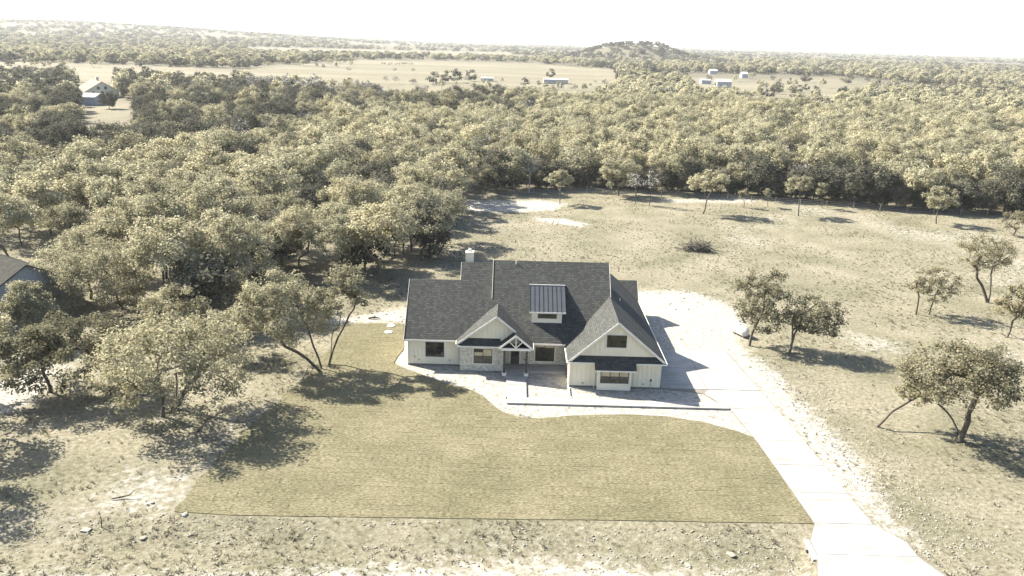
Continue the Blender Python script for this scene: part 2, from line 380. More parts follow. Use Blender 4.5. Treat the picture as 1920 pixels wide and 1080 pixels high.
HOUSE_BOX = (-11.5, 16, 72, 94)
drive_outline = [(19.4,67.5),(20.06,66.3),(20.78,60.06),(21.41,48.37),(20.35,46.3),(20.25,44.8),(19.57,42.6),(19.4,30),(34,30),(28.2,42),(27.0,45.0),(26.95,46.4),(25.5,48.4),(24.79,61.4),(23.4,80.5),(14.4,80.5),(14.4,70.6),(18.3,69.6)]
FLAT = [(lawn_poly, 1.5, -.005), (drive_outline, 1.0, -.03), ([(-11.5,72),(16,72),(16,94),(-11.5,94)], 1.0, -.05), ([(-.6,65.9),(20.2,65.9),(20.2,67.9),(-.6,76)], .8, -.05)]
def ground_z(x, y):
    z = terrain(x, y); x = np.asarray(x, float); y = np.asarray(y, float)
    near = (y > 25) & (y < 100) & (np.abs(x) < 45)
    for poly, w, lev in FLAT:
        if not np.any(near): break
        d = np.full(x.shape, -99.0); d[near] = dist_poly(poly, x[near], y[near])
        k = smooth(-w, 0, d); z = z*(1-k) + lev*k
    return z
def gz(x, y): return float(ground_z(np.array([x]), np.array([y]))[0])

# woods and clearings
def px_clear(far, near, h=7.0):
    """a clearing seen over the tree tops: far edge read on the ground, near edge where tree tops of height h hide it"""
    return [P(a, b)[:2] for a, b in far] + [P(a, b, h)[:2] for a, b in near]
clearings = [
    px_clear([(250,140),(380,136),(560,120),(660,113),(800,113),(1000,119),(1155,131)], [(1165,155),(1130,172),(1060,176),(960,168),(860,172),(760,172),(700,158),(640,155),(560,147),(440,141),(300,137)]),
    px_clear([(-80,113),(120,118),(300,124),(420,130)], [(420,136),(300,133),(120,129),(-80,126)]),
    px_clear([(460,90),(640,93),(960,98.5)], [(960,101.5),(640,96),(460,91.5)]),
    px_clear([(1360,160),(1460,147),(1560,146),(1660,158),(1640,176)], [(1560,188),(1440,196),(1380,180)], 6),
    px_clear([(1290,146),(1385,146)], [(1385,168),(1290,168)], 6),
    px_clear([(1000,140),(1100,142)], [(1150,180),(1000,172)], 6),
    px_clear([(196,182),(250,184),(262,192)], [(265,214),(215,232),(180,243),(140,228),(130,210),(136,190)], 8),
    px_clear([(138,150),(225,150)], [(232,192),(136,200)], 8),
    px_clear([(860,118),(1140,128)], [(1140,138),(860,132)], 6),
]
wood_edge = W((-400,470),(-60,455),(90,432),(200,462),(330,485),(450,520),(560,540),(690,512),(745,498),(800,480),(835,440),(850,400),(862,368),(950,358),(1100,354),(1320,366),(1500,378),(1700,395),(1930,405),(2200,415))
wood_poly = [tuple(p) for p in wood_edge] + [(12000, 1200), (12000, 12000), (-12000, 12000), (-12000, 1200), (-400, 200)]
gap_poly = W((20,475),(60,400),(150,395),(240,440),(120,470))        # sunny gap in the wood at the far left

def build_ground():
    xs = np.concatenate([-np.geomspace(14000, 112, 46), np.arange(-110, 110.1, .8), np.geomspace(112, 14000, 46)])
    ys = np.concatenate([np.array([-14000, -5000, -1500, -500, -200, -80, -30, 0, 15, 25]), np.arange(30, 180, .8), np.geomspace(180.5, 14000, 120)])
    X, Y = np.meshgrid(xs, ys); x = X.ravel(); y = Y.ravel()
    z = ground_z(x, y)
    nx, ny = len(xs), len(ys)
    i = (np.arange(ny-1)[:, None]*nx + np.arange(nx-1)[None]).ravel()
    Fq = np.stack([i, i+1, i+nx+1, i+nx], 1)
    soil = np.zeros(len(x)); near = (y > 20) & (y < 220) & (np.abs(x) < 160)
    for poly, st, w in soil_polys:
        d = dist_poly(poly, x[near], y[near]); soil[near] = np.maximum(soil[near], st*smooth(-w, w, d))
    soil[near] += np.where(x[near] < 5, .30, .40)*smooth(.42, .78, fbm(x[near]*.05+3, y[near]*.05, 3)) * (y[near] < 170)
    fld = np.zeros(len(x)); far = (y > 200)
    for c in clearings: fld[far] = np.maximum(fld[far], smooth(-6, 6, dist_poly(c, x[far], y[far])))
    lit = np.zeros(len(x)); d = dist_poly(wood_poly, x, y); lit = smooth(-3, 4, d)*(1-fld)*np.where(y < 130, .45, .9)
    me = new_mesh('ground', np.stack([x, y, z], 1), [Fq], M['ground'], {'soil': ('POINT', soil), 'field': ('POINT', fld), 'litter': ('POINT', lit)}, True)
    return tag(link('ground', me), 'dry pale pasture with bare soil running out to the horizon', 'ground', kind='structure')
ground = build_ground()

# ------------------------------------------------------------------ lawn of laid sod
def clip_poly(poly, x0, x1, y0, y1):
    def cut(pts, f, inter):
        out = []
        for i in range(len(pts)):
            a, b = pts[i-1], pts[i]; fa, fb = f(a), f(b)
            if fa != fb: out.append(inter(a, b))
            if fb: out.append(b)
        return out
    def ix(v): return lambda a, b: (v, a[1]+(b[1]-a[1])*(v-a[0])/(b[0]-a[0]))
    def iy(v): return lambda a, b: (a[0]+(b[0]-a[0])*(v-a[1])/(b[1]-a[1]), v)
    p = [tuple(q) for q in poly]
    for f, g in ((lambda q: q[0] >= x0, ix(x0)), (lambda q: q[0] <= x1, ix(x1)), (lambda q: q[1] >= y0, iy(y0)), (lambda q: q[1] <= y1, iy(y1))):
        p = cut(p, f, g)
        if len(p) < 3: return []
    return p
def build_lawn():
    base = MB().prism([(a, b, .02) for a, b in lawn_poly], (0, 0, -.06))
    lawn = base.build('lawn', M['sod']); tag(lawn, 'sod lawn laid in strips in front of the house', 'lawn', kind='structure')
    pieces = []; rowh = .61; r = 0; y = 47.4
    jag = random.Random(5)
    while y < 88:
        off = jag.uniform(0, 1.4); x = -24 - off
        while x < 22:
            w = jag.uniform(1.15, 1.6)
            c = clip_poly(lawn_poly, x, x+w, y, y+rowh)
            if len(c) >= 3:
                a = np.array(c); area = .5*abs(np.dot(a[:, 0], np.roll(a[:, 1], 1))-np.dot(a[:, 1], np.roll(a[:, 0], 1)))
                if area > .05: pieces.append((y, c))
            x += w
        y += rowh
    rs = MB(); tints = []
    for k, (y, c) in enumerate(pieces):
        a = np.array(c); ctr = a.mean(0)
        g = jag.choice((.001, .003, .006, .016))
        a2 = ctr + (a-ctr)*(1 - g/np.maximum(.25, np.abs(a-ctr)).min(axis=1, keepdims=True)*.6)
        a2 = a2 + np.array([jag.uniform(-.02, .02), jag.uniform(-.012, .012)])
        z = .036 + jag.uniform(-.006, .006); tx, ty = jag.uniform(-.006, .006), jag.uniform(-.008, .008)
        if np.dot(a2[:, 0], np.roll(a2[:, 1], -1))-np.dot(a2[:, 1], np.roll(a2[:, 0], -1)) < 0: a2 = a2[::-1]
        top = [(p[0], p[1], z+(p[0]-ctr[0])*tx+(p[1]-ctr[1])*ty) for p in a2]
        tint = jag.random()
        if k < 300:
            b = MB((ctr[0], ctr[1], 0)).prism(top, (0, 0, -.05)); me = b.mesh('sod_piece', M['sod'])
            at = me.attributes.new('tint', 'FLOAT', 'FACE'); at.data.foreach_set('value', np.full(len(me.polygons), tint, np.float32))
            link('sod_piece', me, lawn, (ctr[0], ctr[1], 0))
        else:
            n0 = len(rs.f); rs.prism(top, (0, 0, -.05)); tints += [tint]*(len(rs.f)-n0)
    o = rs.build('sod_pieces', M['sod'], lawn); o['kind'] = 'stuff'
    at = o.data.attributes.new('tint', 'FLOAT', 'FACE'); at.data.foreach_set('value', np.array(tints, np.float32))
build_lawn()

# ------------------------------------------------------------------ driveway and walk
def slab(parent, name, pts, z, th, mat, gap=.04, bevel=0):
    a = np.array(pts, float); c = a.mean(0)
    d = a-c; a = c + d*(1 - gap/np.maximum(.5, np.hypot(d[:, 0], d[:, 1]))[:, None])
    if np.dot(a[:, 0], np.roll(a[:, 1], -1))-np.dot(a[:, 1], np.roll(a[:, 0], -1)) < 0: a = a[::-1]
    b = MB((c[0], c[1], 0)).prism([(p[0], p[1], z) for p in a], (0, 0, -th))
    return b.build(name, mat, parent, (c[0], c[1], 0))
def xl(y): return float(np.interp(y, [42.6, 44.8, 46.3, 48.37, 60.06, 66.4, 67.6, 69.6], [19.57, 20.3, 20.38, 21.41, 20.80, 20.1, 19.47, 18.4]))
def xr(y): return float(np.interp(y, [36, 42.95, 45.1, 46.4, 48.37, 61.4, 80.5], [31.5, 27.6, 26.9, 26.9, 25.48, 24.79, 23.25]))
drive = MB().prism([(a, b, .035) for a, b in drive_outline], (0, 0, -.1)).build('driveway', M['rough_conc'])
tag(drive, 'long pale concrete driveway running from the road to the side of the house', 'driveway', kind='structure')
ys_ = [30, 36, 40, 42.6, 44.8, 46.3, 48.37]
for y0, y1 in ((30, 38.0), (38.0, 41.6)): slab(drive, 'concrete_panel', [(19.4, y0), (xr(max(y0,36))+ (0 if y0 >= 36 else 4), y0), (xr(y1), y1), (19.5, y1)], .07, .08, M['concrete'])
slab(drive, 'concrete_panel', [(19.5,41.6),(xr(41.6),41.6),(27.6,42.95),(26.9,44.8),(20.3,44.8),(19.57,42.6)], .07, .08, M['concrete'])
slab(drive, 'concrete_panel', [(20.3,44.8),(26.9,44.8),(26.9,46.4),(25.48,48.37),(21.41,48.37),(20.38,46.3)], .07, .08, M['concrete'])
jy = [48.37, 52.35, 56.4, 60.4, 63.4, 66.4]
for y0, y1 in zip(jy[:-1], jy[1:]): slab(drive, 'concrete_panel', [(xl(y0), y0), (xr(y0), y0), (xr(y1), y1), (xl(y1), y1)], .07, .08, M['concrete'])
slab(drive, 'concrete_panel', [(20.1,66.4),(xr(66.4),66.4),(xr(70.4),70.4),(19.05,70.4),(18.45,69.6),(19.4,67.6)], .07, .08, M['concrete'])
for y0, y1 in ((70.5, 75.6), (75.6, 80.5)):
    slab(drive, 'concrete_panel', [(14.55, y0), (18.95, y0), (18.95, y1), (14.55, y1)], .07, .08, M['concrete'])
    slab(drive, 'concrete_panel', [(18.95, y0), (xr(y0), y0), (xr(y1), y1), (18.95, y1)], .07, .08, M['concrete'])
walk = MB().box(-.15, 20.0, 66.3, 67.35, -.05, .06).build('walkway', M['rough_conc'])
tag(walk, 'white concrete walk from the driveway to the front door', 'path', kind='structure')
walk2 = [(-.2, 1.62, 66.22, 67.42)]
for x0, x1 in ((-.2, 1.62), (1.62, 5.2), (5.2, 8.8), (8.8, 12.4), (12.4, 16.2), (16.2, 20.05)):
    slab(walk, 'concrete_panel', [(x0, 66.22), (x1, 66.22), (x1, 67.45), (x0, 67.45)], .13, .15, M['concrete'], .012)
for y0, y1 in ((67.45, 69.6), (69.6, 71.75)):
    slab(walk, 'concrete_panel', [(-.32, y0), (1.62, y0), (1.62, y1), (-.32, y1)], .13, .15, M['concrete'], .012)
# drain pipe mouth in the concrete wing of the driveway apron
cv = thing('culvert_headwall', 'pale concrete culvert headwall with pipe mouth beside the driveway apron', 'culvert', (20.1, 45.4, 0))
MB((20.1,45.4,0)).prism([(19.85,44.2,.068),(20.24,44.2,.068),(20.33,46.4,.068),(20.0,46.5,.068)], (0,0,-.5)).build('wall', M['concrete'], cv)
MB((20.1,45.4,0)).tube([(19.80,45.3,-.12),(20.2,45.3,-.12)], .13, 14).build('pipe', M['black'], cv)
# ------------------------------------------------------------------ the new house
HO = (2.0, 78.0, 0.0)
house = thing('house', 'new white farmhouse with charcoal shingle roof, front gables and metal roofed dormer', 'house', HO)
def hm(): return MB(HO)
def xprism(b, prof, x0, x1):           # profile (y, z), extruded along x
    return b.prism([(x0, y, z) for y, z in prof][::-1], (x1-x0, 0, 0))
def yprism(b, prof, y0, y1):           # profile (x, z), extruded along y
    return b.prism([(x, y0, z) for x, z in prof], (0, y1-y0, 0))
def slope(pts, parent=house, org=HO, mat=None, th=.12, name='roof_slope'):
    """one roof plane: pts counter-clockwise from above, first two along the eave"""
    p = [np.array(q, float) for q in pts]
    if np.cross(p[1]-p[0], p[-1]-p[0])[2] < 0: p = [p[1], p[0]] + p[:1:-1]
    b = MB(org).prism(p, (0, 0, -th)); me = b.mesh(name, mat or M['shingle'])
    u = p[1]-p[0]; u /= np.linalg.norm(u); nrm = np.cross(u, p[-1]-p[0]); nrm /= np.linalg.norm(nrm); v = np.cross(nrm, u)
    uvl = me.uv_layers.new(name='UVMap')
    for lp in me.loops:
        q = np.array(me.vertices[lp.vertex_index].co) + org
        uvl.data[lp.index].uv = (float((q-p[0]) @ u)+50, float((q-p[0]) @ v)+50)
    return link(name, me, parent)
SL = .95
def zl(y): return 2.85 + SL*(y-74.45)
def zm(y): return 2.87 + SL*(y-74.17)
Y1, Y2, YM = 79.5, 81.08, 81.1
# walls
xprism(hm(), [(74.9,0),(84.1,0),(84.1,3.1),(Y1,zl(Y1)-.14),(74.9,zl(74.9)-.14)], -10.3, -5.0).build('siding_wall', M['siding'], house)
xprism(hm(), [(75.52,0),(86.6,0),(86.6,3.6),(Y2,zl(Y2)-.14),(75.52,zl(75.52)-.14)], -5.25, -1.9).build('siding_wall', M['siding'], house)
xprism(hm(), [(75.53,0),(87,0),(87,3.6),(YM,zm(YM)-.14),(75.53,zm(75.53)-.14)], -1.9, 10.0).build('siding_wall', M['siding'], house)
hm().box(-4.98,-.7,73.7,75.5,0,2.85).build('brick_wall', M['brick'], house)
hm().box(-.69,5.69,75.42,75.5,0,2.95).build('brick_wall', M['brick'], house)
yprism(hm(), [(-4.98,2.853),(.9,2.853),(.9,3.75),(-1.36,5.76),(-4.98,3.04)], 73.72, 78.2).build('gable_wall', M['siding'], house)
GR, GXR, GXL = 6.71, 14.82, 5.42
yprism(hm(), [(5.7,0),(14.4,0),(14.4,2.85),(10.05,GR-.14),(5.7,2.75)], 70.5, 91.0).build('siding_wall', M['siding'], house)
xprism(hm(), [(89.6,0),(93.1,0),(93.1,2.7),(91.3,4.42),(89.6,2.75)], 11.0, 14.6).build('siding_wall', M['siding'], house)
# roof planes
slope([(-10.62,74.45,zl(74.45)),(-5.34,74.45,zl(74.45)),(-5.34,Y1,zl(Y1)),(-10.62,Y1,zl(Y1))])
slope([(-5.34,74.45,zl(74.45)),(-1.95,74.45,zl(74.45)),(-1.95,Y2,zl(Y2)),(-5.34,Y2,zl(Y2))])
slope([(-1.99,74.17,zm(74.17)),(10.12,74.17,zm(74.17)),(10.12,YM,zm(YM)),(-1.99,YM,zm(YM))])
slope([(-5.34,84.6,zl(74.45)),(-10.62,84.6,zl(74.45)),(-10.62,Y1,zl(Y1)-.003),(-5.34,Y1,zl(Y1)-.003)])
slope([(-1.95,87.7,zl(74.45)),(-5.34,87.7,zl(74.45)),(-5.34,Y2,zl(Y2)-.003),(-1.95,Y2,zl(Y2)-.003)])
slope([(10.12,88,zm(74.17)),(-1.99,88,zm(74.17)),(-1.99,YM,zm(YM)-.003),(10.12,YM,zm(YM)-.003)])
gx, gz_ = -1.36, 5.92
slope([(-5.36,78.6,2.93),(-5.36,73.28,2.93),(gx,73.28,gz_),(gx,78.6,gz_)])
def zr(x): return gz_ - .82*(x-gx)
slope([(.53,73.28,zr(.53)),(.53,78.2,zr(.53)),(gx,78.2,gz_-.003),(gx,73.28,gz_-.003)])
slope([(2.22,72.3,zr(2.22)),(2.22,76.2,zr(2.22)),(.533,76.2,zr(.533)),(.533,72.3,zr(.533))])
slope([(-1.12,73.78,3.03),(-1.12,72.3,3.03),(.53,72.3,zr(.53)-.004),(.53,73.78,zr(.53)-.004)])
slope([(GXL,84,2.62),(GXL,70.12,2.62),(10.05,70.12,GR),(10.05,84,GR)])
slope([(GXR,70.12,2.65),(GXR,91.6,2.65),(10.05,91.6,GR-.003),(10.05,70.12,GR-.003)])
slope([(GXL,91.6,2.62),(GXL,84.005,2.62),(10.05,84.005,GR),(10.05,91.6,GR)])
slope([(9.5,89.35,2.72),(14.86,89.35,2.72),(14.86,91.33,4.6),(9.5,91.33,4.6)])
slope([(14.86,93.3,2.72),(9.5,93.3,2.72),(9.5,91.33,4.597),(14.86,91.33,4.597)])
# eyebrow roofs under the gables and the awning over the bay
slope([(-5.2,73.12,2.84),(-1.0,73.12,2.84),(-1.0,73.72,3.46),(-4.6,73.72,3.46)], th=.08, name='eyebrow_roof')
slope([(5.5,70.02,2.70),(14.74,70.02,2.70),(13.85,70.52,3.24),(6.15,70.52,3.24)], th=.08, name='eyebrow_roof')
slope([(7.98,69.35,2.20),(11.9,69.35,2.20),(11.9,70.1,2.80),(7.98,70.1,2.80)], th=.08, name='bay_awning_roof')
# fascias, rake boards and gutters
def board(a, b, h=.17, w=.035, name='fascia', mat='white'):
    return MB(HO).bar(a, b, w, h).build(name, M[mat], house)
zf = -.085
board((-10.64,74.42,zl(74.45)+zf),(-5.4,74.42,zl(74.45)+zf)); board((2.24,74.14,zm(74.17)+zf),(5.45,74.14,zm(74.17)+zf))
board((-10.645,74.40,zl(74.45)+zf),(-10.645,Y1,zl(Y1)+zf), name='rake_board'); board((-10.645,84.62,zl(74.45)+zf),(-10.645,Y1,zl(Y1)+zf-.004), name='rake_board')
board((-5.365,Y1+.05,zl(Y1)+zf),(-5.365,Y2,zl(Y2)+zf), name='rake_board', mat='siding')
board((-2.015,77.8,zm(77.8)+zf+.02),(-2.015,YM,zm(YM)+zf+.02), h=.2, name='rake_board', mat='siding')
board((10.145,74.15,zm(74.17)+zf),(10.145,YM,zm(YM)+zf), name='rake_board')
board((-5.38,73.26,2.93+zf),(gx,73.26,gz_+zf), .19, name='rake_board'); board((gx,73.255,gz_+zf-.003),(.5,73.255,zr(.5)+zf), .19, name='rake_board')
board((-5.385,73.3,2.85),(-5.385,74.4,2.85))
board((-1.14,72.28,3.03+zf),(.53,72.28,zr(.53)+zf), .19, name='rake_board'); board((.53,72.275,zr(.53)+zf-.003),(2.24,72.275,zr(2.24)+zf), .19, name='rake_board')
board((2.245,72.3,zr(2.22)+zf),(2.245,74.1,zr(2.22)+zf)); board((-1.145,72.3,2.95),(-1.145,73.1,2.95))
board((5.40,70.10,2.62+zf),(10.05,70.10,GR+zf), .2, name='rake_board'); board((10.05,70.095,GR+zf-.003),(14.84,70.095,2.65+zf), .2, name='rake_board')
board((5.395,70.15,2.55),(5.395,74.1,2.55), name='gutter', h=.13, w=.09); board((14.85,70.15,2.57),(14.85,91.5,2.57), name='gutter', h=.13, w=.09)
board((-5.2,73.10,2.76),(-1.18,73.10,2.76), .14); board((5.46,70.0,2.62),(7.96,70.0,2.62), .14); board((11.92,70.0,2.62),(14.80,70.0,2.62), .14)
board((7.96,69.33,2.13),(11.92,69.33,2.13), .12); board((14.88,89.33,2.64),(14.88,91.33,4.52), name='rake_board'); board((9.6,89.33,2.64),(14.88,89.32,2.64))
# soffits and porch ceiling
hm().box(2.25,5.4,74.2,75.42,2.72,2.76).build('soffit', M['white'], house)
hm().box(-10.5,-5.4,74.47,74.9,2.70,2.74).build('soffit', M['white'], house)
hm().box(5.5,14.3,70.14,70.5,2.50,2.53).build('soffit', M['white'], house)
# board and batten strips
def battens(name, spans):
    b = hm()
    for x, y, z0, z1 in spans: b.box(x-.03, x+.03, y-.055, y-.001, z0, z1)
    o = b.build(name, M['siding'], house); o['kind'] = 'stuff'
battens('battens', [(x, 74.9, .12, 2.68) for x in np.arange(-10.1, -5.05, .40) if not -8.75 < x < -6.4] +
        [(x, 74.9, .12, .75) for x in np.arange(-10.1, -5.05, .40) if -8.75 < x < -6.4])
battens('battens', [(x, 73.72, 3.47, min(5.76-.752*(gx-x), 9) if x < gx else 5.76-.86*(x-gx)) for x in np.arange(-4.3, .1, .40)])
battens('battens', [(x, 70.5, .12, 2.46) for x in np.arange(5.95, 14.3, .42) if not 8.2 < x < 11.55])
battens('battens', [(x, 70.5, 3.26, GR-.18-.88*abs(x-10.05)) for x in np.arange(6.8, 13.4, .42) if not 8.9 < x < 11.05] +
        [(x, 70.5, 5.5, GR-.18-.88*abs(x-10.05)) for x in np.arange(6.8, 13.4, .42) if 9.1 < x < 10.95] +
        [(x, 70.5, 3.26, 3.98) for x in np.arange(6.8, 13.4, .42) if 8.9 < x < 11.05])
for x, y, z1 in ((-10.25,74.9,2.68),(5.76,70.5,2.46),(14.34,70.5,2.46)): hm().box(x-.06,x+.06,y-.04,y-.002,.03,z1).build('corner_board', M['white'], house)
hm().box(-10.31,-5.0,74.86,74.899,-.1,.12).build('slab_edge', M['rough_conc'], house)
hm().box(5.69,14.41,70.46,70.499,-.1,.12).build('slab_edge', M['rough_conc'], house)
# windows
def window(x0, x1, z0, z1, y, cols, rows, blinds=(), trim=.10):
    cx, cz = (x0+x1)/2, (z0+z1)/2; org = (cx, y, cz); t = .045
    fr = MB(org)
    fr.box(x0, x1, y-.055, y-.004, z0, z0+t).box(x0, x1, y-.055, y-.004, z1-t, z1).box(x0, x0+t, y-.055, y-.004, z0+t, z1-t).box(x1-t, x1, y-.055, y-.004, z0+t, z1-t)
    xs = np.cumsum([0]+list(cols)); xs = x0+t+(x1-x0-2*t)*xs/xs[-1]; zs = np.cumsum([0]+list(rows)); zs = z0+t+(z1-z0-2*t)*zs/zs[-1]
    for q in xs[1:-1]: fr.box(q-.03, q+.03, y-.05, y-.004, z0+t, z1-t)
    for q in zs[1:-1]:
        for i in range(len(xs)-1): fr.box(xs[i]+(.03 if i else 0), xs[i+1]-(.03 if i < len(xs)-2 else 0), y-.046, y-.004, q-.02, q+.02)
    w = fr.build('window', M['black'], house, (cx-HO[0], y-HO[1], cz-HO[2]))
    for i in range(len(xs)-1):
        for j in range(len(zs)-1):
            MB(org).box(xs[i]+.001, xs[i+1]-.001, y-.02, y-.006, zs[j]+.001, zs[j+1]-.001).build('pane', M['glass'], w)
            for (bi, bj, f0, f1) in blinds:
                if (bi, bj) == (i, j):
                    h = zs[j+1]-zs[j]
                    MB(org).box(xs[i]+.035, xs[i+1]-.035, y-.024, y-.021, zs[j]+h*f0+.02, zs[j]+h*f1-.02).build('blind', M['room'], w)
    if trim:
        tr = MB(org); T = trim
        tr.box(x0-T, x1+T, y-.04, y-.002, z1, z1+T).box(x0-T, x1+T, y-.05, y-.002, z0-T, z0).box(x0-T, x0, y-.04, y-.002, z0, z1).box(x1, x1+T, y-.04, y-.002, z0, z1)
        tr.build('trim', M['white'], w)
    return w
window(-8.52,-6.66,.90,2.48,74.9,(1,1),(1,1))
window(-3.63,-1.77,.80,2.36,73.7,(1,1),(1.05,1),[(1,1,0,1),(0,1,0,.55)])
window(2.52,4.46,.50,2.30,75.42,(1,1),(1,),[(0,0,.86,1),(1,0,.82,1)])
window(9.06,10.92,4.10,5.33,70.5,(.26,.48,.26),(1,),trim=.09)
# bay
hm().box(8.3,11.45,69.8,70.499,.04,2.42).build('bay', M['siding'], house)
for x in (8.34, 11.41): hm().box(x-.06,x+.06,69.765,69.798,.04,2.15).build('corner_board', M['white'], house)
hm().box(8.28,11.47,69.77,69.8,.02,.12).build('base_board', M['white'], house)
window(8.56,11.26,.74,1.98,69.8,(1,1,1),(.55,.45),[(0,1,0,1),(1,1,0,1),(2,1,0,1)],trim=.08)
# front door, porch, posts, truss
dr = hm().box(.03,.93,75.36,75.418,.17,2.22).build('front_door', M['timber'], house)
hm().box(.16,.80,75.345,75.358,.95,2.06).build('pane', M['glass'], dr); hm().tube([(.85,75.30,1.1),(.85,75.33,1.1),(.85,75.355,1.1)],.03,8).build('handle', M['galv'], dr)
hm().box(-.09,.03,75.35,75.419,.15,2.34).box(.93,1.05,75.35,75.419,.15,2.34).box(.03,.93,75.35,75.419,2.22,2.34).build('door_frame', M['white'], house)
hm().box(-.69,5.66,73.55,75.42,-.05,.15).build('porch_floor', M['concrete'], house)
hm().box(-.72,1.78,72.12,73.548,-.05,.15).build('porch_floor', M['concrete'], house)
hm().box(-.55,1.7,71.76,72.118,-.05,.11).build('porch_step', M['concrete'], house)
for x in (-.56, 1.60):
    p = hm().box(x-.1,x+.1,72.35,72.55,.40,2.74).build('porch_post', M['timber'], house)
    hm().box(x-.2,x+.2,72.25,72.65,.15,.37).box(x-.24,x+.24,72.21,72.69,.37,.402).build('post_base', M['white'], p)
hm().box(-.95,2.0,72.36,72.54,2.74,2.98).build('porch_beam', M['white'], house)
hm().box(-.95,2.0,72.56,75.4,2.95,2.98).build('porch_ceiling', M['timber'], house)
hm().bar((.53,72.45,2.98),(.53,72.45,4.1),.1,.1,(0,1,0)).build('king_post', M['siding'], house)
for s in (-1, 1): hm().bar((.53+s*.05,72.45,3.05),(.53+s*.62,72.45,3.62),.09,.09,(0,1,0)).build('truss_strut', M['siding'], house)
hm().box(1.42,1.62,75.36,75.418,.55,.68).build('wall_box', M['black'], house)
# dormer with standing seam roof
dm = hm().box(2.1,5.04,75.9,79.0,4.35,5.52).build('dormer', M['siding'], house)
hm().box(2.06,5.08,75.86,75.899,4.46,4.56).box(2.06,2.16,75.862,75.898,4.56,5.6).box(4.98,5.08,75.862,75.898,4.56,5.6).build('dormer_trim', M['white'], dm)
window(2.66,4.56,4.93,5.43,75.9,(1,1,1),(1,),trim=.07)
def zd(y): return 5.73 + (7.47-5.73)*(y-75.56)/(78.96-75.56)
n = 8; xs = np.linspace(1.85, 5.42, n+1)
for i in range(n):
    hm().prism([(xs[i]+.012,75.56,zd(75.56)),(xs[i+1]-.012,75.56,zd(75.56)),(xs[i+1]-.012,78.96,zd(78.96)),(xs[i]+.012,78.96,zd(78.96))],(0,0,-.05)).build('metal_panel', M['metal_roof'], dm)
for x in xs: hm().bar((x,75.55,zd(75.55)+.01),(x,78.96,zd(78.96)+.01),.024,.09).build('seam', M['seam'], dm)
hm().bar((1.78,78.98,zd(78.98)+.02),(5.48,78.98,zd(78.98)+.02),.16,.08).build('flashing', M['galv'], dm)
hm().bar((1.80,75.53,5.63),(5.46,75.53,5.63),.035,.15).build('fascia', M['white'], dm)
# chimney, vents, downspouts and small fittings
ch = hm().box(-4.98,-4.18,82.1,82.9,7.6,9.86).build('chimney', M['siding'], house)
hm().box(-5.03,-4.13,82.05,82.95,9.78,9.95).box(-5.01,-4.93,82.07,82.1,8.2,9.78).box(-4.23,-4.15,82.07,82.1,8.2,9.78).build('chimney_cap', M['siding'], ch)
hm().tube([(-4.58,82.5,9.95),(-4.58,82.5,10.22)],.2,12).build('flue', M['galv'], ch)
hm().tube([(.37,80.8,zm(80.8)-.1),(.37,80.8,zm(80.8)+.32)],.05,8).build('vent_pipe', M['white'], house)
hm().tube([(11.4,80.3,5.3),(11.4,80.3,5.85)],.05,8).build('vent_pipe', M['galv'], house)
hm().tube([(5.42,70.2,2.5),(5.62,70.38,2.3),(5.64,70.40,.25),(5.62,70.2,.14),(5.62,67.9,.1)],.05,8).build('downspout', M['white'], house)
hm().box(5.5,5.76,67.62,67.95,-.02,.12).build('drain_outlet', M['white'], house)
hm().tube([(8.1,70.4,2.4),(8.1,70.38,.2),(8.0,70.05,.1)],.045,8).build('downspout', M['white'], house)
hm().tube([(-5.1,74.35,2.75),(-5.1,74.6,2.5),(-5.1,74.72,.15)],.045,8).build('downspout', M['white'], house)
for px_, py_, Y in ((778,668,74.9),(786,674,74.9),(843,675,74.9),(1092.6,717.5,70.5),(1205.5,720,70.5)):
    q = Pa(px_, py_, Y); hm().tube([(q[0],Y-.09,q[2]),(q[0],Y-.002,q[2])],.055,8).build('wall_vent', M['black'], house)
q = Pa(1220, 713, 70.5); hm().box(q[0]-.07,q[0]+.07,70.38,70.498,q[2]-.08,q[2]+.1).build('meter_box', M['black'], house)
hm().tube([(q[0],70.44,-.05),(q[0],70.44,q[2]-.08)],.022,6).build('conduit', M['galv'], house)

# ------------------------------------------------------------------ trees
def leaf_mesh(name, C, R, per, size, mat, r, flat=.75, up=.80, ctr=None):
    """leaf quads gathered in clumps: C clump centres, R clump radii"""
    C = np.asarray(C, float); R = np.asarray(R, float); n = len(C)*per
    ci = np.repeat(np.arange(len(C)), per)
    d = r.normal(size=(n, 3)); d /= np.linalg.norm(d, axis=1, keepdims=True)
    rad = r.random(n)**.55
    pos = C[ci] + d*rad[:, None]*R[ci][:, None]*np.array([1, 1, flat])
    ctr = C.mean(0) if ctr is None else np.asarray(ctr)
    out = pos-ctr; out /= np.maximum(1e-6, np.linalg.norm(out, axis=1, keepdims=True))
    nr = .55*r.normal(size=(n, 3)) + .40*d + .30*out + np.array([0, 0, up]); nr /= np.linalg.norm(nr, axis=1, keepdims=True)
    a = np.cross(nr, r.normal(size=(n, 3))); a /= np.maximum(1e-6, np.linalg.norm(a, axis=1, keepdims=True)); b = np.cross(nr, a)
    s = size*(.6+.8*r.random(n))[:, None]
    V = np.stack([pos-a*s*.5-b*s*.28, pos+a*s*.15-b*s*.42, pos+a*s*.55+b*s*.1, pos-a*s*.1+b*s*.40], 1).reshape(-1, 3)
    Fq = np.arange(n*4).reshape(-1, 4)
    ct = .2+.55*r.random(len(C))
    tint = np.clip(ct[ci] + .75*(r.random(n)-.5), 0, 1)
    return new_mesh(name, V, [Fq], mat, {'tint': ('FACE', tint)})

